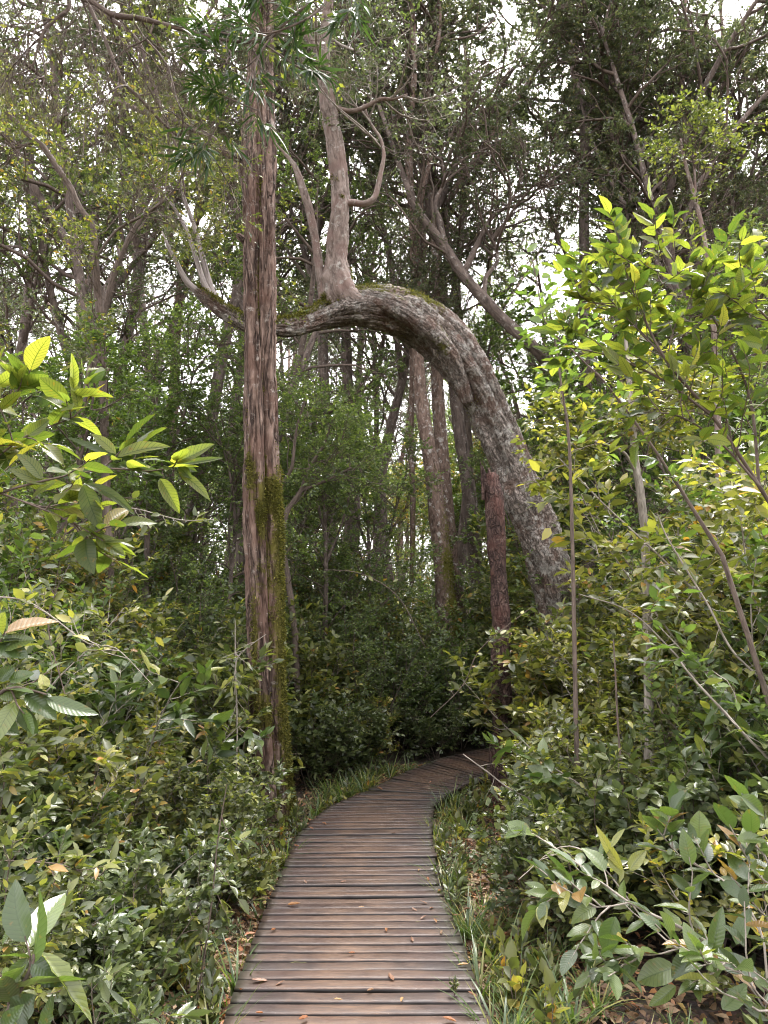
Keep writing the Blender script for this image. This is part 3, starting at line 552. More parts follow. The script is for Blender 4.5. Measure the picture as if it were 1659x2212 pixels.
trunk_tree('mossy_leaning_tree', 'slim brown trunk with moss and white lichen flecks behind the arch', [
    [(968, 1440, 26, 13.5), (964, 1340, 22, 13.5), (956, 1218, 19, 13.5), (945, 1124, 19, 13.5), (935, 1030, 17, 13.5), (920, 937, 16, 13.5), (908, 850, 14, 13.5), (903, 773, 13, 13.5), (901, 700, 13, 13.5), (903, 640, 15, 13.5), (900, 560, 14, 13.5),
     (894, 480, 11, 13.5), (886, 400, 9, 13.5), (884, 300, 8, 13.6), (895, 150, 7, 13.6), (890, -20, 5, 13.6), (885, -150, 3, 13.6)],
    [(897, 620, 10, 13.5), (915, 540, 8, 13.6), (908, 440, 7, 13.7), (930, 330, 6, 13.8), (925, 200, 5, 13.8), (950, 60, 4, 13.8), (945, -80, 3, 13.8)],
    [(889, 1260, 5, 13.8), (892, 1100, 6, 13.8), (888, 950, 6, 13.8), (890, 800, 6, 13.8), (880, 640, 5, 13.8)]],
    mat='bark_mossy', moss=mossside, tuft=5000, crown=dict(i0=0.62, n=(12, 2.6, 6, 1.2, 9, 0.6, 14, 0.058)), seed=1)
trunk_tree('fallen_leaning_tree', 'dark rough tree leaning steeply left above the right end of the arch', [
    [(1560, 1500, 15, 15), (1440, 1180, 15, 14.5), (1340, 990, 15, 14), (1240, 850, 12.5, 13.5), (1190, 790, 12.5, 13.2), (1140, 738, 12.5, 13), (1090, 692, 12.5, 13), (1040, 640, 12.5, 13), (1000, 592, 12, 13), (960, 532, 11.5, 13), (925, 488, 11, 13), (900, 450, 9, 13),
     (875, 390, 7, 13), (850, 320, 5, 13), (820, 230, 4, 13)],
    [(1000, 592, 8, 13), (1030, 530, 6, 13), (1062, 470, 5, 13), (1100, 440, 3, 13), (1130, 380, 2, 13)],
    [(960, 532, 9, 13), (950, 480, 8, 13), (940, 440, 6, 13.1), (960, 390, 4, 13.1), (950, 330, 3, 13.1)],
    [(1046, 645, 6, 13), (1050, 600, 5, 13), (1075, 560, 4, 13), (1060, 500, 3, 13)]],
    mat='bark_far', crown=dict(i0=0.66, n=(9, 2.2, 6, 1.0, 6, 0.5, 8, 0.07), kw=dict(bare=0.4)), seed=2, rough=0.12)
trunk_tree('broken_snag', 'broken dark red dead trunk standing against the foot of the arch', [
    [(1088, 1640, 24, 8.0), (1086, 1560, 21, 8), (1084, 1470, 18, 8.0), (1083, 1343, 19, 8), (1077, 1250, 16.5, 8), (1073, 1180, 17.5, 8), (1069, 1093, 19, 8), (1063, 1050, 17.5, 8), (1060, 1024, 14, 8)]], mat='snag', rough=0.13, sides=40, flute=((0.1, 3, 0.3, 1.5), (0.06, 7, 0.2, 2)), seed=3, cat='dead tree')
def splinters():
    r = bpy.data.objects['broken_snag']; b = MB()
    for (u, v, w_, du, dv) in ((1049, 1040, 6, -7, -34), (1058, 1040, 7, -2, -30), (1068, 1042, 7, 2, -26), (1074, 1046, 5, 3, -20), (1044, 1060, 4, -6, -62)):
        P, R = line((u, v+20, w_, 7.98), (u+du*0.4, v+dv*0.4, w_*0.8, 7.97), (u+du, v+dv, 1.0, 7.97)); a, _ = sweep(P, R, 7, 0.02, rough=0.2, seed=u); b.add(**a)
    part('splintered_top', b, M['snag'], r)
splinters()
trunk_tree('tall_tree', 'tall grey trunk beside the white sky gap at the top', [
    [(1275, 1300, 14, 16), (1270, 1000, 13, 16), (1264, 700, 12, 16), (1262, 450, 11.5, 16), (1264, 275, 11, 16), (1254, 215, 11, 16), (1242, 150, 11, 16), (1234, 75, 11, 16), (1224, 0, 11, 16), (1215, -120, 9, 16)],
    [(1237, 95, 7, 16), (1212, 60, 6, 16), (1180, 22, 5, 16), (1160, -10, 4, 16)], [(1252, 205, 5, 16), (1275, 125, 4, 16.2), (1300, 140, 3.5, 16.3), (1312, 190, 3, 16.3)]],
    crown=dict(i0=0.8, n=(12, 2.6, 7, 1.2, 7, 0.5, 10, 0.06), kw=dict(bare=0.25)), seed=4)
trunk_tree('twin_trunk_tree', 'pair of close parallel trunks rising to the top, right of the sky gap', [
    [(1350, 1250, 13, 18), (1345, 900, 12, 18), (1342, 500, 10, 18), (1340, 190, 9, 18), (1330, 100, 9, 18), (1325, 0, 9, 18), (1320, -120, 8, 18)], [(1342, 480, 8, 18), (1358, 300, 7, 18), (1357, 190, 7, 18), (1350, 60, 7, 18), (1348, -100, 6, 18)]],
    crown=dict(i0=0.7, n=(8, 2.6, 6, 1.1, 6, 0.5, 10, 0.06), kw=dict(bare=0.2)), seed=5)
trunk_tree('dark_trunk_tree', 'dark upright trunk seen low under the arch, above the thicket', [[(757, 1330, 18, 17), (758, 1190, 17, 17), (762, 1100, 16, 17), (758, 980, 13, 17), (752, 840, 12, 17), (748, 700, 11, 17), (750, 500, 10, 17), (745, 250, 8, 17), (750, 50, 6, 17), (755, -80, 4, 17)]], mat='bark_far', crown=dict(i0=0.6, n=(12, 3, 6, 1.3, 9, 0.6, 14, 0.058)), seed=6)
trunk_tree('thin_pale_tree', 'thin pale trunk rising between the arch and the slim mossy trunk', [[(1022, 1240, 9, 19), (1019, 1150, 8, 19), (1012, 1020, 7.5, 19), (1006, 900, 7, 19), (985, 780, 6.5, 19), (990, 600, 6, 19), (1010, 300, 5, 19), (1000, 0, 4, 19)],
                                                  [(1011, 1000, 4, 19), (990, 940, 3, 19), (970, 900, 2, 19)], [(1008, 940, 4, 19), (1035, 880, 3, 19), (1060, 860, 2, 19)]], mat='bark_limb', crown=dict(i0=0.6, n=(12, 3, 6, 1.3, 9, 0.6, 14, 0.058)), seed=7)
trunk_tree('pale_sapling', 'pale grey sapling trunk inside the thicket right of the arch', [[(1404, 1640, 11, 6), (1402, 1500, 9.5, 6), (1400, 1400, 9, 6), (1397, 1293, 8.5, 6), (1394, 1168, 8.5, 6), (1384, 1068, 8.5, 6), (1372, 993, 8, 6), (1367, 918, 7, 6), (1359, 818, 5.5, 6), (1352, 740, 4, 6), (1340, 640, 2.5, 6)],
                                                  [(1374, 1020, 4, 6), (1345, 975, 3, 5.9), (1290, 955, 2.5, 5.8), (1250, 945, 1.5, 5.7)], [(1367, 940, 3.5, 6), (1400, 890, 2.5, 6.1), (1440, 860, 1.5, 6.2)]],
    mat='twig_pale', crown=dict(i0=0.45, n=(9, 0.55, 5, 0.3, 4, 0.2, 6, 0.06), kw=dict(r1=0.006, kind=1)), leaf='leaf_yel', seed=8, cat='sapling')
trunk_tree('thin_dark_sapling', 'very thin dark straight sapling in front of the thicket right of the arch', [[(1246, 1620, 5, 5), (1242, 1443, 4.6, 5), (1237, 1193, 4, 5), (1229, 953, 3.2, 5), (1215, 850, 2.5, 5), (1200, 743, 2, 5), (1185, 650, 1.2, 5)]], mat='twig', sides=8,
    crown=dict(i0=0.55, n=(9, 0.45, 3, 0.22, 2, 0.15, 4, 0.075), kw=dict(r1=0.004, kind=1)), leaf='leaf_green', seed=9, cat='sapling')
trunk_tree('pink_thin_tree', 'thin pinkish bare trunk leaning at the upper right', [[(1560, 1300, 8, 9), (1550, 900, 7, 9), (1542, 720, 6, 9), (1535, 620, 6, 9), (1520, 510, 5, 9), (1502, 430, 4.5, 9), (1480, 352, 3.5, 9), (1470, 300, 2, 9)], [(1503, 430, 3, 9), (1500, 370, 2.2, 9), (1497, 335, 1.5, 9)]], mat='bark_limb', sides=10,
    crown=dict(i0=0.5, n=(9, 1.1, 5, 0.5, 4, 0.3, 6, 0.06), kw=dict(r1=0.008)), leaf='leaf_mid', seed=10)
trunk_tree('arching_vine_tree', 'thin dark crooked trunk arching in from the left edge', [[(240, 1450, 12, 8.2), (236, 1250, 10, 8.2), (228, 1000, 9, 8.2), (222, 800, 9, 8.2), (217, 690, 9, 8.1), (212, 640, 9, 8.1), (206, 560, 7.5, 8), (200, 490, 7, 8), (170, 445, 6.5, 8), (150, 400, 6.5, 8), (125, 365, 7, 8), (95, 320, 7, 8), (60, 290, 6.5, 8), (0, 225, 6, 8), (-80, 130, 4, 8)],
                                                 [(80, 305, 4, 8), (40, 318, 3, 8), (0, 318, 2, 8)], [(205, 560, 3, 8), (250, 500, 3, 8), (300, 470, 3, 8), (345, 440, 3, 8), (350, 410, 2, 8)]], mat='twig', sides=12, rough=0.1,
    crown=dict(i0=0.25, n=(12, 1.5, 6, 0.7, 5, 0.35, 9, 0.05), kw=dict(r1=0.008)), leaf='leaf_mid', seed=11)
trunk_tree('slanting_thin_tree', 'thin dark stem slanting up to the right, left of the straight trunk', [[(180, 900, 7, 10), (215, 720, 6, 10), (240, 610, 5.5, 10), (262, 550, 5.5, 10), (300, 480, 5, 10), (345, 440, 4, 10), (390, 400, 3, 10)]], mat='twig', sides=10,
    crown=dict(i0=0.5, n=(10, 1.4, 6, 0.6, 5, 0.35, 9, 0.05), kw=dict(r1=0.008)), leaf='leaf_far', seed=12)
def crooked_under():
    trunk_tree('crooked_small_tree', 'small dark forking tree just right of the straight trunk, under the arch', [[(640, 1420, 7, 9.5), (622, 1250, 6.5, 9.5), (610, 1180, 6, 9.5), (618, 1110, 6, 9.5), (650, 1060, 5, 9.6), (668, 1010, 4, 9.6), (700, 960, 3, 9.7), (720, 900, 2, 9.7)],
        [(614, 1140, 5, 9.5), (606, 1060, 4, 9.5), (630, 1010, 4, 9.4), (640, 930, 3, 9.4), (660, 860, 2, 9.4)], [(650, 1060, 4, 9.6), (700, 1040, 3, 9.6), (760, 1010, 2, 9.6)]], mat='twig', sides=8, rough=0.08,
        crown=dict(i0=0.35, n=(9, 1.1, 6, 0.55, 6, 0.3, 9, 0.05), kw=dict(r1=0.007)), leaf='leaf_dark', seed=13)
crooked_under()
# the lichen-hung tree outside the left edge whose limbs cross the top of the view
def lichen_tree():
    rng = np.random.default_rng(21)
    r = thing('lichen_hung_tree', 'lichen-hung limbs and bare twigs reaching across the top left corner', 'tree', (-4.3, 5.6, -0.1))
    b = MB(); P = np.array([[-4.3, 5.6, -0.2], [-4.2, 5.6, 2], [-4.15, 5.5, 4], [-4.0, 5.5, 6], [-3.8, 5.5, 8]]); a, _ = sweep(P, np.array([.2, .15, .13, .1, .07]), 20, 0.1, seed=3); b.add(**a); part('trunk', b, M['twig'], r)
    limbs = [[(-330, 120, 10, 5.4), (-100, -20, 8, 5.2), (60, -30, 7, 5.0), (185, -2, 6.5, 4.9), (240, 30, 6.5, 4.9), (310, 42, 6, 4.85), (400, 65, 5, 4.8), (475, 85, 4, 4.8), (560, 90, 3, 4.8), (620, 60, 2, 4.8)],
             [(-250, -200, 9, 5.5), (0, -120, 8, 5.4), (160, -20, 6, 5.4), (215, 60, 5, 5.4), (262, 170, 4.5, 5.4), (300, 210, 4, 5.4), (380, 290, 3, 5.5), (470, 330, 2, 5.5)],
             [(-250, -200, 8, 6.3), (60, -100, 7, 6.3), (180, 0, 6, 6.3), (290, 80, 5, 6.3), (320, 150, 4.5, 6.3), (350, 240, 4, 6.3), (385, 330, 3, 6.3), (400, 420, 2, 6.3)],
             [(-60, -160, 6, 6.0), (100, -60, 5, 6), (150, 10, 5, 6), (100, 60, 4, 6), (80, 110, 3, 6), (70, 150, 2, 6)]]
    lb, br, fo, li = MB(), MB(), MB(), MB(); tw = []
    for k, l in enumerate(limbs):
        P_, R_ = line(*l); a, _ = sweep(P_, R_, 10, 0.05, rough=0.1, seed=k+30); b = MB(); b.add(**a); part('limb', b, M['twig'], r)
        C, _ = resample(P_, R_, 0.15); C = C[int(len(C)*0.4):]
        P2, P3 = crown_on(br, fo, C[None], rng, 14, 1.1, 7, 0.6, 6, 0.33, 6, 0.045, r1=0.009, bare=0.8, lift=-0.03, sides=3); tw.append((P2, P3))
    # beard lichen: hanging strands
    for P2, P3 in tw:
        S = P3[rng.random(len(P3)) < 0.5][:, 2]; S = np.repeat(S, 3, 0) + rng.normal(size=(len(S)*3, 3))*0.02
        W = wander(S, np.tile([0, 0, -1.0], (len(S), 1)), 0.05+0.14*rng.random(len(S)), 5, rng, 0.35, -0.3); tubes(li, W, np.linspace(0.0025, 0.0008, 5)[None]*np.ones((len(W), 1)), 3, rnd=np.repeat(rng.random(len(W)), 15))
    part('branches', br, M['bark_far'], r); part('foliage', fo, M['leaf_mid'], r); part('beard_lichen', li, M['lichen'], r)
lichen_tree()
def stub_limb():
    trunk_tree('broken_limb_tree', 'jagged broken orange-tipped limb jutting left, left of the straight trunk', [[(566, 1000, 12, 9), (560, 800, 11, 9), (556, 560, 10, 9), (530, 400, 8, 9), (470, 310, 7.5, 9), (400, 272, 7, 9), (345, 252, 6.5, 9), (300, 238, 6, 9), (262, 222, 5.5, 9), (222, 218, 2, 9)]], mat='bark_far', sides=12, rough=0.12, seed=15,
               crown=dict(i0=0.3, n=(10, 1.2, 6, 0.6, 5, 0.35, 8, 0.05), kw=dict(r1=0.008, bare=0.3)), leaf='leaf_mid')
stub_limb()
def strap_branch():
    rng = np.random.default_rng(31)
    r = thing('strap_leaved_tree', 'dark green long narrow leaves drooping in front of the straight trunk top', 'tree', (-4.6, 4.0, -0.1))
    b = MB(); P = np.array([[-4.6, 4.0, -0.2], [-4.6, 4.0, 2], [-4.4, 4.05, 4], [-3.8, 4.1, 5.6], [-2.6, 4.2, 6.4]]); a, _ = sweep(P, np.array([.09, .08, .07, .05, .03]), 16, 0.1, seed=3); b.add(**a); part('trunk', b, M['twig'], r)
    limbs = [[(-200, -560, 9, 4.2), (200, -460, 8, 4.3), (560, -330, 6, 4.5), (760, -180, 5, 4.6), (740, -60, 4, 4.7), (640, 30, 3.5, 4.8), (560, 88, 3, 4.8), (500, 75, 2.4, 4.8), (430, 65, 1.5, 4.8)], [(740, -60, 3, 4.7), (690, 20, 2.5, 4.5), (620, 60, 2, 4.4), (560, 70, 1.4, 4.4), (500, 20, 1, 4.4)],
             [(560, 88, 2.2, 4.8), (600, 115, 1.6, 4.7), (650, 148, 1.4, 4.65), (700, 160, 1.2, 4.6)], [(600, 60, 2, 4.8), (560, 120, 2, 4.7), (550, 170, 1.6, 4.6), (560, 240, 1.4, 4.6), (572, 285, 1.2, 4.6)],
             [(640, 30, 2, 4.8), (560, 0, 2, 4.8), (500, 30, 1.6, 4.8), (440, 60, 1.3, 4.8)], [(690, 20, 2, 4.5), (660, -10, 1.6, 4.5), (600, -30, 1.4, 4.5), (540, -20, 1.2, 4.5)],
             [(560, 120, 1.6, 4.7), (520, 150, 1.5, 4.7), (480, 125, 1.2, 4.7), (440, 80, 1.1, 4.7)], [(560, 240, 1.4, 4.6), (500, 215, 1.3, 4.7), (440, 190, 1.1, 4.8)], [(500, 215, 1.2, 4.9), (440, 320, 1.2, 4.9), (400, 350, 1.1, 4.9)], [(740, -60, 2, 4.6), (760, 0, 1.6, 4.6), (735, 60, 1.2, 4.6)]]
    lb, fo, P2s = MB(), MB(), []
    for k, l in enumerate(limbs):
        P_, R_ = line(*l); a, _ = sweep(P_, R_*1.2, 6, 0.05, rough=0.05, seed=k+30); lb.add(**a); C, _ = resample(P_, R_, 0.06)
        i0 = int(len(C)*(0.62 if k == 0 else 0.25)); C = C[i0:]; P2, _ = fork(C[None], 9, rng, 0.05, 1, 0.7, 0.22, 5, 0.12, 0.02, 0.4); P2s.append(P2)
    P2 = np.concatenate(P2s); tubes(lb, P2, np.linspace(0.0022, 0.0012, 5)[None]*np.ones((len(P2), 1)), 4)
    leaf_on(fo, P2, 10, rng, 0.15, 0.115, 1, 0.3, ang=0.75, upj=0.5, droop=0.3, sink=0.25)
    part('branches', lb, M['twig'], r); part('foliage', fo, M['leaf_strap'], r)
strap_branch()

# ------------------------------------------------------------------ near shrubs with large leaves
def put_leaf(mb, u0, v0, u1, v1, wpx, Y, rng, dy=0.0, rnd=None, up=0.5, droop=0.12, wave=0.06, fold=0.14, toward=0.8):
    a = at(u0, v0, Y); b = at(u1, v1, Y+dy); L = np.linalg.norm(b-a); c = (a+b)/2; N_ = nrm(UP*up + nrm(CAM-c)*toward + rng.normal(size=3)*0.15)
    leaves(mb, a[None], (b-a)[None], N_[None], np.array([L]), rng, wpx/FPX*Y/L, 2, droop=droop, fold=fold, wave=wave, rnd=np.array([rng.random()*0.8 if rnd is None else rnd]))
def near_shrub(name, label, base, sticks, expl, seed, mat, Lf=0.11, wid=0.42, k=8, nsub=4, sub=0.25, upj=0.45, wave=0.05, subk=5, twigm='twig', droop=0.15, sr=1.0):
    rng = np.random.default_rng(seed); r = thing(name, label, 'shrub', base); st, fo = MB(), MB(); first = None
    for s_ in sticks:
        P_, R_ = line(*s_)
        if first is None:
            first = P_[0]; g, gr = resample(np.array([base, [base[0]*0.6+first[0]*0.4, base[1]*0.6+first[1]*0.4, (base[2]+first[2])/2], first]), np.array([R_[0]*1.6, R_[0]*1.3, R_[0]]), 0.08)
            a, _ = sweep(g, gr, 8, 0.08, rough=0.05); st.add(**a)
        a, _ = sweep(P_, R_*sr, 7, 0.04, rough=0.05); st.add(**a); C, _ = resample(P_, R_, 0.05)
        P2, _ = fork(C[None], nsub, rng, 0.15, 1.0, 0.8, sub, 6, 0.15, 0.06, 0.3)
        tubes(st, P2, np.linspace(0.0026, 0.0014, 6)[None]*np.ones((len(P2), 1)), 5); leaf_on(fo, P2, subk, rng, Lf, wid, 2, 0.3, upj=upj, wave=wave, droop=droop)
        leaf_on(fo, C[None], k, rng, Lf, wid, 2, 0.35, upj=upj, wave=wave, droop=droop)
    for e in expl: put_leaf(fo, *e[:6], rng, **(e[6] if len(e) > 6 else {}))
    part('stem', st, M[twigm], r); part('foliage', fo, M[mat], r); return r
Y = 1.95
near_shrub('backlit_shrub', 'near branch of big glowing yellow-green leaves at the left edge', (-1.9, 2.0, -0.12),
    [[(-260, 1300, 7, 2.0), (-120, 1120, 5, 2.0), (0, 1065, 4, 1.95), (110, 1035, 3, 1.95), (240, 1012, 2.6, 1.95), (320, 1018, 2, 1.95), (392, 1006, 1.6, 1.95)],
     [(-120, 1120, 4, 2.0), (-30, 1010, 3, 2.1), (60, 940, 2.5, 2.1), (160, 900, 2, 2.1), (200, 850, 1.5, 2.1)], [(0, 1065, 3, 1.95), (80, 1095, 2.4, 1.95), (160, 1130, 2, 1.95), (222, 1168, 1.6, 1.95)],
     [(-150, 1050, 4, 2.1), (-40, 930, 3, 2.1), (20, 870, 2, 2.1), (60, 830, 1.6, 2.1)]],
    [(255, 987, 362, 955, 42, Y), (258, 1002, 354, 1028, 28, Y), (240, 990, 318, 968, 22, Y+.05), (395, 1003, 478, 979, 22, Y), (386, 1008, 414, 1034, 28, Y), (386, 1020, 454, 1076, 26, Y), (345, 1034, 390, 1102, 38, Y), (374, 1004, 425, 1014, 18, Y+.03), (250, 980, 196, 930, 26, Y), (240, 985, 138, 932, 20, Y, dict(rnd=0.1)),
     (90, 1035, 36, 972, 32, Y), (100, 1045, 20, 1010, 24, Y), (185, 1045, 292, 1098, 26, Y), (180, 1048, 216, 1142, 36, Y), (130, 1030, 205, 1010, 26, Y), (120, 1040, 60, 1075, 24, Y), (220, 1170, 282, 1163, 17, Y), (205, 1160, 196, 1132, 16, Y), (208, 1174, 240, 1198, 18, Y), (192, 824, 228, 797, 26, 2.1), (0, 790, 32, 822, 30, 2.1), (0, 830, 40, 800, 26, 2.1), (90, 880, 104, 838, 26, 2.1),
     (130, 900, 180, 905, 24, 2.1), (60, 940, 105, 905, 26, 2.0)], 41, 'leaf_glow', Lf=0.088, nsub=7, sub=0.22, k=7, subk=5, sr=0.8)
near_shrub('backlit_bush', 'bush of many glowing yellow-green leaves filling the upper right edge', (3.0, 3.3, -0.12),
    [[(1760, 1250, 8, 3.3), (1640, 1050, 7, 3.2), (1540, 900, 6, 3.1), (1440, 780, 5, 3.0), (1380, 660, 4, 3.0), (1345, 560, 3, 3.0), (1332, 480, 2, 3.0)], [(1540, 900, 5, 3.1), (1430, 820, 4, 3.0), (1320, 770, 3, 3.0), (1230, 750, 2, 3.0)],
     [(1640, 1050, 6, 3.2), (1620, 860, 5, 3.2), (1560, 720, 4, 3.1), (1480, 600, 3, 3.1), (1440, 540, 2, 3.1)], [(1720, 900, 6, 3.3), (1650, 760, 4, 3.2), (1610, 660, 3, 3.2), (1600, 580, 2, 3.2)], [(1440, 780, 4, 3.0), (1370, 700, 3, 3.0), (1310, 640, 2.4, 3.0), (1270, 600, 1.6, 3.0)],
     [(1640, 1050, 5, 3.0), (1560, 960, 4, 3.0), (1470, 900, 3, 2.9), (1390, 890, 2, 2.9)], [(1740, 800, 5, 3.1), (1660, 690, 4, 3.0), (1600, 640, 3, 3.0), (1540, 640, 2, 3.0)], [(1480, 600, 3, 3.1), (1400, 580, 2.5, 3.0), (1340, 545, 2, 3.0)], [(1440, 780, 3, 3.0), (1460, 700, 2.4, 3.0), (1500, 660, 2, 3.0), (1520, 620, 1.5, 3.0)]],
    [(1345, 520, 1328, 447, 34, 3.0), (1340, 560, 1272, 510, 26, 3.0), (1350, 560, 1382, 520, 30, 3.0), (1340, 570, 1300, 622, 34, 3.0), (1440, 525, 1441, 490, 24, 3.1), (1455, 535, 1482, 512, 22, 3.1), (1470, 625, 1497, 585, 30, 3.0), (1530, 685, 1545, 630, 30, 3.0), (1580, 700, 1656, 690, 26, 3.0), (1600, 735, 1656, 745, 28, 3.0), (1205, 720, 1140, 708, 18, 3.0),
     (1190, 760, 1150, 745, 16, 3.0), (1160, 680, 1190, 655, 14, 3.0), (1565, 525, 1610, 520, 20, 3.1), (1600, 545, 1650, 555, 22, 3.1)], 42, 'leaf_glow', Lf=0.08, nsub=10, sub=0.45, k=10, subk=8, upj=0.6, wave=0.09, sr=0.6)
near_shrub('overhead_sprig_shrub', 'sprig of green leaves hanging in front of the leaning tree', (2.4, 4.3, -0.12),
    [[(1560, 1200, 5, 4.2), (1420, 980, 3, 4.2), (1310, 830, 2.4, 4.1), (1270, 790, 2, 4.1)], [(1310, 830, 2, 4.1), (1240, 760, 1.8, 4.1), (1180, 700, 1.6, 4.1), (1160, 610, 1.4, 4.1), (1150, 560, 1.2, 4.1)]],
    [(1140, 550, 1108, 548, 22, 4.1), (1140, 545, 1160, 520, 18, 4.1), (1115, 600, 1100, 610, 18, 4.1), (1170, 600, 1190, 595, 16, 4.1)], 43, 'leaf_green', Lf=0.08, nsub=3, sub=0.14, k=4, subk=4)
near_shrub('glossy_shrub', 'shrub of broad glossy leaves on a pale slanting stem in the bottom right corner', (1.9, 1.9, -0.12),
    [[(1840, 2330, 8, 1.9), (1659, 2140, 6, 1.95), (1520, 2030, 5, 2.0), (1360, 1950, 4, 2.1), (1240, 1860, 3, 2.2), (1150, 1800, 2, 2.3)], [(1659, 2140, 4, 1.95), (1640, 2000, 3.4, 2.0), (1560, 1900, 3, 2.1), (1470, 1850, 2.4, 2.2), (1420, 1790, 2, 2.2)], 
     [(1740, 2140, 5, 1.9), (1690, 1960, 4, 1.9), (1650, 1840, 3, 1.9), (1625, 1760, 2, 1.9)], [(1520, 2030, 3, 2.0), (1430, 2060, 2.6, 2.0), (1340, 2070, 2, 2.0), (1270, 2110, 1.6, 2.0)], [(1360, 1950, 3, 2.1), (1280, 1960, 2.2, 2.1), (1200, 1930, 1.8, 2.2)], [(1740, 2240, 4, 1.8), (1640, 2150, 3, 1.8), (1580, 2080, 2.4, 1.8), (1500, 2090, 2, 1.8)]],
    [(1510, 1810, 1512, 1752, 46, 2.2, dict(rnd=0.85)), (1495, 1795, 1415, 1805, 24, 2.2), (1345, 1880, 1290, 1785, 18, 2.2, dict(rnd=0.93)), (1360, 1880, 1395, 1835, 26, 2.2, dict(rnd=0.9)), (1345, 1890, 1310, 1855, 16, 2.2, dict(rnd=0.9)), (1320, 1830, 1350, 1790, 14, 2.2, dict(rnd=0.9)), (1330, 1980, 1310, 2070, 40, 2.0), (1540, 2060, 1560, 1960, 34, 1.9), (1590, 2040, 1620, 1960, 34, 1.9), (1460, 2090, 1375, 2120, 44, 2.0), (1500, 2070, 1450, 2110, 40, 1.9),
     (1450, 1890, 1500, 1930, 22, 2.1), (1600, 1720, 1659, 1760, 40, 1.9), (1660, 1780, 1600, 1770, 26, 1.9), (1460, 2130, 1400, 2170, 30, 2.0), (1560, 2180, 1610, 2120, 34, 1.9)], 44, 'leaf_big', Lf=0.064, wid=0.48, nsub=6, sub=0.22, k=8, subk=6, sr=0.6, upj=0.4, twigm='twig_pale')
near_shrub('holly_leaved_shrub', 'plant with wavy holly-like leaves and a curled yellow-edged leaf, bottom left corner', (-1.05, 1.35, -0.12),
    [[(-60, 2300, 6, 1.6), (20, 2180, 5, 1.6), (70, 2085, 4, 1.6), (72, 2062, 3, 1.6)], [(20, 2180, 3, 1.6), (10, 2120, 2.5, 1.6), (-40, 2060, 2, 1.6)]],
    [(88, 2058, 216, 2192, 42, 1.6, dict(rnd=0.93, wave=0.2, toward=0.3, up=0.9, fold=0.35)), (70, 2075, 140, 2125, 46, 1.6, dict(rnd=0.1, wave=0.16)), (60, 2070, 5, 2150, 40, 1.6, dict(rnd=0.6, wave=0.12)), (30, 2200, 75, 2150, 50, 1.55, dict(rnd=0.1, wave=0.15)), (0, 2240, 50, 2170, 50, 1.5, dict(rnd=0.2, wave=0.15)), (90, 2230, 110, 2150, 30, 1.6, dict(wave=0.15)), (20, 1990, 75, 1965, 26, 1.8, dict(wave=0.2)), (20, 2000, 70, 1990, 22, 1.8, dict(wave=0.2)), (30, 2010, 0, 2040, 24, 1.8)],
    45, 'leaf_big', nsub=1, k=2, sub=0.08, subk=3)

near_shrub('blurred_leaf_shrub', 'pale big leaves reaching in close at the left edge below the glowing branch', (-1.3, 1.5, -0.12),
    [[(-160, 1700, 6, 1.6), (-60, 1560, 5, 1.6), (10, 1490, 4, 1.6), (60, 1490, 3, 1.6), (100, 1500, 2, 1.6)], [(-60, 1560, 4, 1.6), (-40, 1420, 3, 1.6), (0, 1390, 2, 1.6)]],
    [(100, 1510, 210, 1532, 44, 1.6, dict(rnd=0.5)), (55, 1500, 125, 1545, 40, 1.6, dict(rnd=0.4)), (5, 1400, 70, 1378, 34, 1.6, dict(rnd=0.7)), (-10, 1380, 60, 1420, 44, 1.6, dict(rnd=0.2)), (0, 1500, 60, 1490, 50, 1.6, dict(rnd=0.75)), (20, 1470, 70, 1450, 30, 1.6), (-20, 1560, 40, 1580, 46, 1.6, dict(rnd=0.3)), (0, 1470, 30, 1440, 36, 1.6, dict(rnd=0.2)), (95, 1490, 90, 1455, 26, 1.6, dict(rnd=0.93))],
    46, 'leaf_big', Lf=0.08, nsub=2, sub=0.12, k=3, subk=4)

# ------------------------------------------------------------------ the thicket: shrubs of several kinds
KIND = {
 'low':    shrub('low_shrub', 201, 0.75, 0.9, 9, 9, 6, 0.072, 0.5, 'leaf_mid', sub=2, upj=0.6),
 'narrow': shrub('willow_leaved_shrub', 202, 0.6, 0.7, 8, 6, 5, 0.088, 0.28, 'leaf_grey', sub=1, upj=0.6),
 'mid_a':  shrub('leafy_shrub', 203, 1.6, 1.3, 10, 14, 6, 0.076, 0.5, 'leaf_mid', upj=0.6),
 'mid_b':  shrub('leafy_shrub', 204, 1.7, 1.4, 9, 14, 5, 0.09, 0.5, 'leaf_yel', twig='twig_pale', upj=0.55),
 'mid_c':  shrub('dark_leafy_shrub', 205, 1.6, 1.3, 11, 16, 7, 0.052, 0.55, 'leaf_dark', upj=0.6),
 'mid_d':  shrub('sparse_shrub', 211, 1.7, 1.3, 7, 10, 5, 0.12, 0.42, 'leaf_big', twig='twig_pale', upj=0.5, sub=1),
 'tall_a': shrub('tall_shrub', 206, 3.0, 1.9, 10, 24, 6, 0.078, 0.5, 'leaf_mid', upj=0.6),
 'tall_b': shrub('tall_shrub', 207, 3.2, 1.9, 9, 22, 6, 0.085, 0.5, 'leaf_yel', twig='twig_pale', upj=0.55),
 'tall_c': shrub('dark_tall_shrub', 208, 3.2, 2.0, 10, 26, 7, 0.056, 0.55, 'leaf_dark', upj=0.6),
 'tall_d': shrub('stemmy_shrub', 212, 3.3, 1.8, 9, 14, 5, 0.10, 0.45, 'leaf_green', twig='twig_pale', upj=0.6, sub=2),
 'round':  shrub('round_leaved_shrub', 209, 1.2, 1.2, 10, 13, 6, 0.07, 0.62, 'leaf_grey', upj=0.5),
}
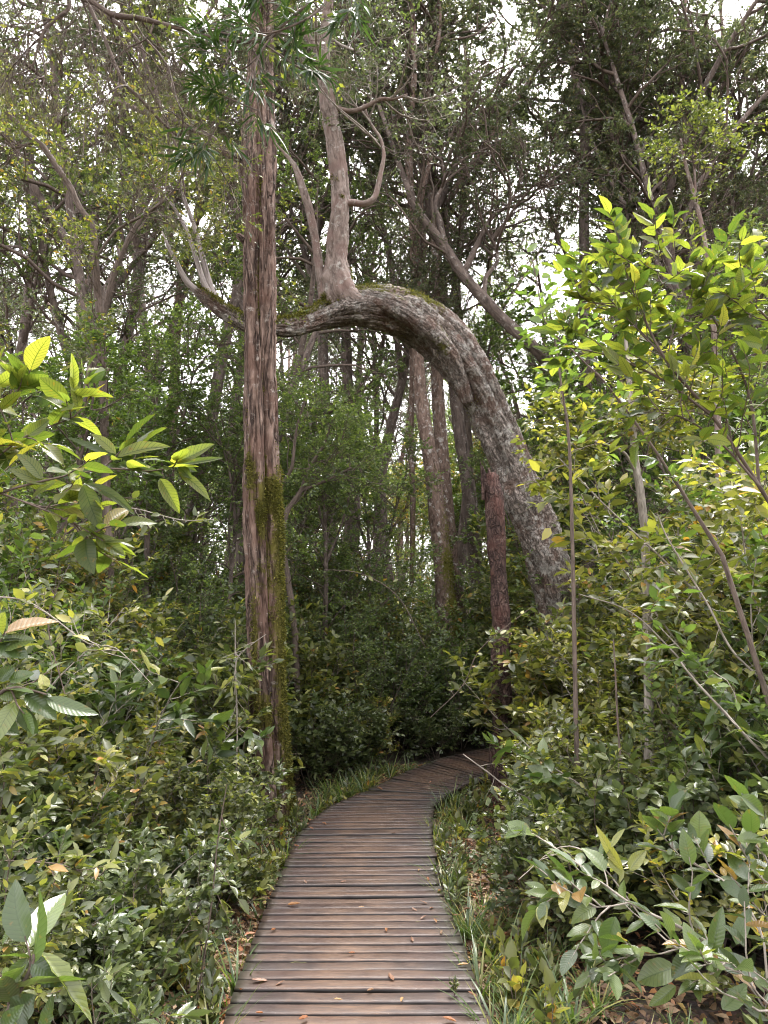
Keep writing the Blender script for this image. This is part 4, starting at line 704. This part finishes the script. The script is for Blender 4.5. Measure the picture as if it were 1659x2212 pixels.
CATW = {'mid_d': 'sparse shrub with large leaves', 'tall_d': 'tall stemmy green shrub', 'low': 'low oval-leaved shrub', 'narrow': 'low narrow-leaved grey-green plant', 'mid_a': 'waist-high mid-green shrub', 'mid_b': 'waist-high yellowish shrub', 'mid_c': 'waist-high dark small-leaved shrub',
        'tall_a': 'tall mid-green shrub', 'tall_b': 'tall yellowish shrub', 'tall_c': 'tall dark small-leaved shrub', 'round': 'grey-green round-leaved shrub'}
USED = set()
def put(kind, loc, rz, sc, label, group):
    src = KIND[kind]
    if kind not in USED:
        USED.add(kind); o = src; o.location = loc; o.rotation_euler = (0, 0, rz); o.scale = (sc,)*3; o['label'] = label; o['group'] = group; return o
    return copy_thing(src, loc, rz, sc, label, group)
def where(x, y, right):
    sd = 'right' if right else 'left'; e = (x-edge_x(y, True)) if right else (edge_x(y, False)-x)
    if y > 10.5: return 'behind the bend of the boardwalk'
    if e < 0.9: return 'at the ' + ('near' if y < 5 else 'far') + ' ' + sd + ' rim of the boardwalk'
    return 'in the ' + ('front' if y < 4.5 else 'middle' if y < 7 else 'back') + ' of the ' + sd + ' thicket'
def cap_height(px, py, rad):
    "how tall a shrub may stand here without hiding the trunks behind it"
    us = 829.5 + (px + np.array([-rad, 0, rad]))/py*1597; X = [0, 180, 260, 490, 515, 635, 655, 985, 1000, 1100, 1120, 1230, 1260, 1660]; V = [900, 940, 1060, 1130, 1690, 1690, 1250, 1250, 1470, 1450, 1200, 1180, 930, 860]
    vt = np.interp(us, X, V); return float(1.6 + (1375-vt.max())/1597*py)
def thicket():
    rng = np.random.default_rng(77); n = 0
    y = 2.9
    while y < 16.5:
        st = 0.40 + 0.045*y; xmax = 0.60*y + 0.9
        for right in (False, True):
            x0 = float(edge_x(min(y, 9.2), right)); x = x0 + ((0.8 if y < 4.6 else 0.66) if right else 0.45)*(1 if right else -1)
            if right and y > 4.85: x = x0 = 0.108*y + 0.80 if y < 9 else float(np.interp(y, [9, 9.66, 10.2], [1.9, 2.5, 3.3]))
            if not right and y > 8.3: x0 = x = float(np.interp(y, [8.3, 9.4, 10.3, 11.0, 12.5], [-0.8, -0.6, -0.1, 0.5, 3])) ; x0 += 0.3
            if right and y > 10.2: x = x0 = 3.2 + max(0, y-10.3)*1.2
            if y > 12.4: x = 0.0 if right else -0.45
            while abs(x) < xmax or (x > 0 and not right):
                px = x + rng.normal()*0.1; py = y + rng.normal()*0.12; e = abs(x-x0); jump = st*(0.8+0.5*rng.random())
                sl_ = 0.75 if py < 5 else (1.45 if right else 1.15)
                h = min((0.30 if py < 8 else 0.45) + sl_*e, 0.35+(py-2.5)*0.62 if py < 5 else 1.9+(py-5)*0.85, 3.9)
                if y > 12.4: h = 2.0 + 1.0*rng.random() + min(1.2, 0.4*abs(x))
                elif not right and py > 8.3: h = min(h+0.2, 2.3)
                if not right and abs(px+1.06) < 0.45 and abs(py-6.7) < 1.2: h = min(h, 0.75)          # foot of the straight trunk stays in view
                if right and py < 3.9 and px < 1.6: h = 0.0                                          # open patch of dead leaves
                h *= 0.75+0.4*rng.random(); r = rng.random()
                if py < 9: h = min(h, cap_height(px, py, 0.25+0.32*min(h, 3))*0.92)
                if h < 0.22: x += jump if right else -jump; continue
                if h < 0.62: k = 'narrow' if (r < 0.45 and py < 4.6) else 'low'
                elif h < 1.15: k = 'round' if (not right and 7 < py < 10 or r < 0.25) else ('mid_b' if r < (0.6 if right else 0.45) else 'mid_a')
                elif h < 2.1: k = 'mid_c' if r < (0.25 if py < 8 else 0.55) else ('mid_b' if r < (0.7 if right else 0.5) else 'mid_a')
                else: k = 'tall_c' if r < (0.2 if py < 9 else 0.5) else ('tall_b' if (r < 0.78 if right else r < 0.55) else 'tall_a')
                if k in ('mid_a', 'mid_b') and rng.random() < 0.22: k = 'mid_d'
                if k in ('tall_a', 'tall_b') and rng.random() < 0.25: k = 'tall_d'
                H0 = {'mid_d': 1.7, 'tall_d': 3.3, 'low': 0.75, 'narrow': 0.6, 'mid_a': 1.6, 'mid_b': 1.7, 'mid_c': 1.6, 'tall_a': 3.0, 'tall_b': 3.2, 'tall_c': 3.2, 'round': 1.2}[k]
                lb = CATW[k] + ' ' + where(px, py, right)
                put(k, (px, py, -0.13), rng.random()*6.28, float(np.clip(h/H0, 0.6, 1.35)), lb, lb); n += 1
                x += jump if right else -jump
        y += st*0.85
    for (px, py, k, sc) in ((2.15, 7.4, 'mid_b', 1.15), (2.5, 7.9, 'tall_b', 0.68), (2.1, 8.2, 'mid_a', 1.25), (2.75, 7.2, 'tall_d', 0.72), (1.8, 7.5, 'mid_b', 0.85), (1.42, 6.3, 'mid_a', 0.62), (1.62, 7.1, 'mid_b', 0.6), (1.28, 5.6, 'low', 1.0), (1.85, 7.9, 'mid_a', 0.7), (1.75, 6.4, 'mid_b', 0.7), (3.1, 4.6, 'tall_d', 0.9), (3.1, 5.3, 'tall_b', 1.0), (3.5, 6.1, 'tall_b', 1.2), (3.6, 7.0, 'tall_b', 1.2), (3.9, 7.4, 'tall_d', 1.3), (-2.9, 4.9, 'tall_b', 0.7), (-3.6, 6.0, 'tall_d', 0.95), (-3.1, 7.0, 'tall_a', 0.95)):
        lb = CATW[k] + ' rising above the ' + ('right' if px > 0 else 'left') + ' thicket'; put(k, (px, py, -0.13), rng.random()*6.28, sc, lb, lb)
    print('shrubs', n)
thicket()

# bare twigs and stems showing against the leaves
def bare_stems():
    S = [([(1000, 1629, 1.5), (1055, 1669, 2), (1110, 1709, 2.2), (1210, 1754, 2.6), (1262, 1785, 3), (1330, 1860, 3)], 5.0, 'pale twig slanting down over the shrubs right of the bend'), ([(1325, 1380, 2), (1330, 1469, 2.6), (1335, 1569, 3), (1345, 1694, 3.2), (1355, 1829, 3.4), (1360, 1960, 3.4)], 4.5, 'upright reddish stem in the right thicket'),
         ([(1470, 1430, 2.4), (1500, 1469, 3), (1570, 1544, 4), (1610, 1589, 4), (1690, 1680, 4.5), (1800, 1900, 5)], 4.0, 'stout pale stem slanting out at the right edge'), ([(1250, 1283, 1.5), (1355, 1318, 2), (1430, 1383, 2.4), (1515, 1483, 3), (1590, 1620, 3)], 5.0, 'long thin curved twig crossing the right thicket'),
         ([(1420, 1110, 1.6), (1445, 1168, 2.4), (1530, 1308, 3), (1580, 1403, 3.4), (1680, 1520, 4), (1760, 1760, 4)], 4.5, 'grey stem leaning left, high at the right edge'), ([(240, 1110, 2), (285, 1098, 1.8), (390, 1123, 1.5), (462, 1122, 1)], 5.2, 'pale twig reaching right, beside the glowing leaves'),
         ([(508, 1340, 1), (508, 1400, 1.5), (510, 1483, 2), (512, 1600, 2.4), (505, 1760, 2.6)], 5.8, 'thin upright pale stem left of the straight trunk'), ([(575, 1370, 1), (540, 1395, 1.3), (512, 1425, 1.6), (507, 1500, 1.6)], 5.7, 'short pale side twig touching the straight trunk'),
         ([(490, 1694, 1.2), (470, 1819, 1.8), (455, 1969, 2.4), (430, 2134, 3), (415, 2230, 3)], 3.6, 'dark upright stem in the low plants, bottom left'), ([(330, 1480, 1), (250, 1400, 1.6), (190, 1390, 2), (60, 1300, 2.4), (-60, 1290, 3)], 3.4, 'thin twig arching in from the left edge'),
         ([(140, 1500, 1.6), (105, 1360, 2), (120, 1280, 1.6), (150, 1220, 1)], 4.2, 'crooked bare twig in the left thicket'), ([(-30, 1858, 2), (70, 1862, 2), (140, 1870, 1.8), (220, 1905, 1)], 3.2, 'dark twig lying level in the left thicket'),
         ([(930, 1550, 1), (1000, 1480, 1.5), (1040, 1400, 1.5), (1150, 1310, 1)], 7, 'bare twig leaning past the broken trunk'), ([(700, 1230, 1), (780, 1240, 1.6), (860, 1290, 1.6), (920, 1400, 1.2)], 9, 'arched bare twig under the arch'), ([(1120, 1900, 1), (1210, 1830, 1.5), (1290, 1860, 2), (1400, 2000, 2)], 3.6, 'fallen grey stick in the right thicket')]
    for k, (p, Y, lb) in enumerate(S):
        P, Rr = line(*p, Y=Y); mb = MB(); a, _ = sweep(P, Rr*0.7, 8, 0.04, rough=0.08, seed=k+60); mb.add(**a); o = link('bare_stem', None, loc=tuple(P[-1])); tag(o, lb, 'stem')
        fo = MB(); C, _ = resample(P, Rr, 0.05); rg = np.random.default_rng(k+900); P2, _ = fork(C[None], 10, rg, 0.1, 0.95, 0.8, 0.2, 5, 0.2, 0.02); tubes(mb, P2, np.linspace(0.0022, 0.001, 5)[None]*np.ones((len(P2), 1)), 4)
        leaf_on(fo, P2, 4, rg, 0.07, 0.48, 1, 0.4); part('stem', mb, M['twig_pale' if 'pale' in lb or 'thin' in lb or 'grey' in lb else 'twig'], o); part('foliage', fo, M['leaf_mid'], o)
bare_stems()

# ------------------------------------------------------------------ forest behind
TK = [make_tree('broadleaf_tree', 301, 15, 0.42, 3.4, 'leaf_far', 'bark_far'),
      make_tree('broadleaf_tree', 302, 17, 0.5, 3.2, 'leaf_far', 'bark_far', bare=0.25, L=0.075),
      make_tree('broadleaf_tree', 303, 13, 0.3, 3.0, 'leaf_dark', 'bark_far', lean=0.06),
      make_tree('broadleaf_tree', 304, 19, 0.5, 3.6, 'leaf_far', 'bark_mossy', lean=-0.05, n=(18, 7, 8, 11)),
      make_tree('understorey_tree', 305, 7.5, 0.12, 2.0, 'leaf_dark', 'bark_far', n=(22, 7, 7, 10), L=0.065, rad=0.07),
      make_tree('understorey_tree', 306, 6.5, 0.1, 1.9, 'leaf_green', 'bark_far', n=(20, 7, 7, 9), L=0.075, rad=0.06)]
TK.append(make_tree('understorey_tree', 307, 7, 0.12, 2.2, 'leaf_yel', 'bark_limb', n=(20, 7, 7, 10), L=0.07, rad=0.06))
TL = ['tall broadleaf tree with a dense grey-green crown', 'tall broadleaf tree with a thin open crown', 'broadleaf tree with a dark low crown', 'tallest broadleaf tree with a mossy trunk', 'small dark understorey tree', 'small bright green understorey tree', 'small yellow-green understorey tree']
tused = set()
def put_tree(k, x, y, rz, sc, where_):
    lb = TL[k] + ' ' + where_; z = -0.15
    if k not in tused: tused.add(k); o = TK[k]; o.location = (x, y, z); o.rotation_euler = (0, 0, rz); o.scale = (sc,)*3; o['label'] = lb; o['group'] = lb
    else: copy_thing(TK[k], (x, y, z), rz, sc, lb, lb)
def forest():
    rng = np.random.default_rng(55)
    for (u, Y, k, sc) in [(700, 12.0, 4, 0.75), (790, 12.8, 4, 0.7), (640, 13.5, 4, 0.8), (480, 11, 4, 0.7), (330, 10.5, 4, 0.85), (150, 10, 5, 0.8), (60, 11.5, 5, 1.0), (410, 13, 5, 0.9), (1110, 14, 4, 0.7), (1300, 12, 5, 0.85), (1400, 13, 5, 1.15),
                          (1560, 10.5, 5, 0.9), (1240, 15, 4, 0.8), (1640, 12, 4, 1.1), (1340, 16, 5, 1.45), (1480, 10, 4, 0.7), (20, 8.5, 5, 0.75), (1290, 13.5, 0, 0.8), (1450, 15.5, 1, 1.0), (1600, 13.5, 1, 0.9), (1520, 17, 0, 1.0), (60, 13, 2, 1.0), (240, 14, 0, 0.95), (400, 15, 1, 1.0), (500, 13, 2, 0.8), (850, 16, 0, 1.0), (1040, 15.5, 1, 1.05), (960, 18, 0, 1.0), (690, 15, 1, 1.0), (990, 22, 6, 1.1), (860, 25, 6, 1.2), (1060, 24, 5, 1.2), (700, 24, 6, 1.2), (1150, 21, 6, 1.1), (1630, 16, 1, 1.0), (1440, 18, 1, 1.2), (1550, 14.5, 1, 1.05), (60, 17, 0, 1.15), (300, 18, 3, 1.1), (1500, 24, 1, 1.3), (560, 17, 0, 1.1), (180, 17, 3, 1.1)]:
        p = at(u, 1375, Y); put_tree(k, p[0], Y, rng.random()*6.28, sc, ('left of the arch' if u < 600 else 'seen under the arch' if u < 1150 else 'right of the arch') + ', behind the thicket')
    y = 16.0
    while y < 46:
        st = 2.6 + y*0.075; x = -0.6*y - 3 + rng.random()*st
        while x < 0.6*y + 3:
            px, py = x + rng.normal()*0.5, y + rng.normal()*0.6; k = int(rng.choice(7, p=[.2, .14, .14, .16, .12, .10, .14])); u = 829.5 + px/py*1597
            gap = abs(u-1195) < 75 or abs(u-95) < 60
            if not (gap and py < 34 and k < 4): put_tree(k, px, py, rng.random()*6.28, (0.85+0.35*rng.random())*(1.25 if py > 26 else 1.0), ('on the left side' if u < 560 else 'in the middle' if u < 1130 else 'on the right side') + (' of the near forest' if py < 27 else ' of the far forest'))
            x += st*(0.8+0.5*rng.random())
        y += st*0.9
    for y in (49, 54, 60):
        x = -0.6*y - 3
        while x < 0.6*y + 3:
            put_tree(int(rng.choice([4, 5, 6])), x, y, rng.random()*6.28, 1.7+0.5*rng.random(), 'in the farthest rows'); x += 3.0 + rng.random()
forest()

# ------------------------------------------------------------------ leaf litter, grass, fallen leaves
def litter():
    rng = np.random.default_rng(9); mb = MB(); n = 26000
    yy = 2.4 + 8*rng.random(n)**1.6; right = rng.random(n) < 0.6; e = rng.exponential(0.5, n)
    x = np.where(right, edge_x(yy, True)+e-0.05, edge_x(yy, False)-e+0.05); P = np.stack([x, yy, -0.115+0.03*rng.random(n)], -1)
    az = rng.random(n)*6.28; D = np.stack([np.cos(az), np.sin(az), rng.normal(size=n)*0.25], -1)
    leaves(mb, P, D, nrm(UP+rng.normal(size=(n, 3))*0.5), 0.03+0.045*rng.random(n), rng, 0.42, 1, droop=0.3, fold=0.2)
    tag(link('leaf_litter', mb.mesh('leaf_litter', M['litter'])), 'brown and reddish dead leaves carpeting the ground beside the boardwalk', 'leaf litter', kind='stuff')
litter()
def blades(mb, P, n, Lb, rng, wd=0.007, spread=0.5):
    az = rng.random(n)*6.28; S = P + np.stack([np.cos(az), np.sin(az), az*0], -1)*0.03*rng.random((n, 1)); L = Lb*(0.5+0.6*rng.random(n))
    d = nrm(np.stack([np.cos(az)*spread, np.sin(az)*spread, np.ones(n)], -1)*(0.6+0.8*rng.random((n, 3)))); k = 6; pts = np.zeros((n, k, 3)); pts[:, 0] = S; g = 0.1+0.25*rng.random(n)
    for i in range(1, k): d = nrm(d - UP*g[:, None]*0.8 + d*[1, 1, 0]*0.1); pts[:, i] = pts[:, i-1] + d*(L/(k-1))[:, None]
    sd = nrm(np.cross(d, UP)); w_ = wd*np.array([0.8, 1, 0.95, 0.75, 0.45, 0.05])[None, :, None]; V = np.stack([pts-sd[:, None]*w_*0.5, pts+sd[:, None]*w_*0.5], 2)
    i = (np.arange(n)[:, None]*k + np.arange(k-1)[None]).ravel()*2; mb.add(V.reshape(-1, 3), np.stack([i, i+1, i+3, i+2], -1), rnd=np.repeat(rng.random(n), k*2))
def grass():
    rng = np.random.default_rng(19); src = []
    for q, (n, Lb, wd) in enumerate([(34, 0.24, 0.007), (26, 0.36, 0.010), (44, 0.15, 0.005)]):
        mb = MB(); blades(mb, np.zeros(3), n, Lb, rng, wd); src.append((mb.mesh('grass_tuft', M['grass'])))
    def tuft(x, y, k, sc, lb):
        o = link('grass_tuft', src[k], loc=(x, y, -0.13)); o.rotation_euler = (0, 0, rng.random()*6.28); o.scale = (sc,)*3; tag(o, lb, 'grass tuft', lb)
    for i in range(130):
        y = 2.8 + 6.2*rng.random()**1.1; x = edge_x(y, True) + 0.03 + rng.exponential(0.22); tuft(x, y, int(rng.integers(3)), 0.6+0.6*rng.random(), 'tuft of arching grass blades along the right rim of the boardwalk')
    for i in range(40):
        y = 2.9 + 6.2*rng.random(); x = edge_x(y, False) - 0.02 - rng.exponential(0.14); tuft(x, y, int(rng.integers(3)), 0.6+0.6*rng.random(), 'tuft of grass blades along the left rim of the boardwalk')
    for i in range(26):
        y = 7.2 + 2.8*rng.random(); x = np.interp(y, EL[:, 1], EL[:, 0]) - 0.1 - 0.5*rng.random(); tuft(x, y, 1, 0.8+0.5*rng.random(), 'dark grass tuft between the straight trunk and the bend of the boardwalk')
    mb = MB(); blades(mb, np.zeros(3), 16, 0.42, rng, 0.014, 0.9); o = link('pale_grass_clump', mb.mesh('pale_grass_clump', M['grass']), loc=tuple(onground(1270, 2100, -0.12))); tag(o, 'clump of wide pale grass blades rising from the dead leaves on the right', 'grass tuft')
grass()
def seedlings():
    rng = np.random.default_rng(29); srcs = []
    for q in range(3):
        r = link('seedling', None); r['category'] = 'seedling'; st, fo = MB(), MB(); P1 = wander(np.zeros((5, 3)), np.array([[.3, .1, 1], [-.3, .2, 1], [0, -.4, 1], [.1, .4, 1], [0, 0, 1.0]]), np.array([.16, .14, .17, .12, .22]), 6, rng, 0.15, 0.05)
        tubes(st, P1, np.linspace(0.003, 0.0012, 6)[None]*np.ones((5, 1)), 5); leaf_on(fo, P1, 8, rng, 0.05, [0.5, 0.35, 0.6][q], 1, 0.3, upj=0.4)
        link('stem', st.mesh('seedling_stem', M['twig']), r); link('foliage', fo.mesh('seedling_leaf', M[['leaf_mid', 'leaf_grey', 'leaf_yel'][q]]), r); srcs.append(r)
    first = set()
    def pl(k, p, sc, lb, grp=None):
        if k in first: o = copy_thing(srcs[k], p, rng.random()*6.28, sc, lb)
        else: first.add(k); o = srcs[k]; o.location = p; o.scale = (sc,)*3; o['label'] = lb
        if grp: o['group'] = grp
        elif 'group' in o: del o['group']
    pl(0, tuple(onground(982, 2152, 0.0)), 0.42, 'small green sprout growing up between the boardwalk planks, bottom right')
    for i in range(110):
        right = rng.random() < 0.6; y = 2.7 + 6*rng.random()**1.4; e = 0.06 + rng.exponential(0.3); x = edge_x(y, right) + (e if right else -e)
        lb = 'small leafy seedling on the ground by the ' + ('right' if right else 'left') + ' rim of the boardwalk'; pl(int(rng.integers(3)), (x, y, -0.13), 0.7+0.7*rng.random(), lb, lb)
seedlings()
def fallen():
    rng = np.random.default_rng(39); ms = []
    for q in range(5):
        mb = MB(); leaves(mb, np.array([[-0.5, 0, 0.0]]), np.array([[1.0, 0, 0.05]]), UP[None], np.array([1.0]), rng, 0.36, 2, droop=-0.12, fold=0.35, wave=0.12, rnd=np.array([[0.1, 0.5, 0.7, 0.95, 0.3][q]])); ms.append(mb.mesh('fallen_leaf', M['orange_leaf'] if q < 4 else M['litter']))
    spots = [(835, 2010, 14), (560, 2120, 26), (606, 2125, 16), (845, 2112, 22), (1000, 2085, 18), (955, 2015, 14), (915, 1983, 14), (895, 1965, 12), (800, 2140, 16), (635, 1955, 22), (655, 2203, 22), (970, 2205, 22), (1010, 1965, 16), (742, 1905, 10), (932, 1962, 12), (868, 2160, 14),
             (730, 2160, 14), (590, 2010, 14), (940, 1990, 12), (985, 1978, 16), (672, 1790, 10), (700, 1780, 12), (820, 1705, 12), (905, 1880, 10), (925, 1900, 12), (640, 1828, 10), (915, 1950, 14), (520, 2140, 14), (1020, 2150, 16), (760, 2060, 12), (700, 1870, 8), (850, 1800, 8), (880, 1740, 8), (930, 1690, 8), (560, 2190, 14), (890, 2030, 14), (985, 2060, 12), (950, 1925, 12), (660, 1905, 10), (780, 1960, 10)]
    for i, (u, v, L) in enumerate(spots):
        p = onground(u, v, 0.006); Lm = L*np.linalg.norm(p-CAM)/FPX*1.15; o = link('fallen_leaf', ms[int(rng.choice(5, p=[.3, .25, .15, .1, .2]))], loc=tuple(p)); o.scale = (Lm,)*3; o.rotation_euler = (rng.normal()*0.15, rng.normal()*0.1, rng.random()*6.28)
        lb = 'dry orange-brown fallen leaf lying on the ' + ('near' if v > 1950 else 'middle' if v > 1760 else 'far') + ' boardwalk planks'; tag(o, lb, 'fallen leaf', lb)
fallen()
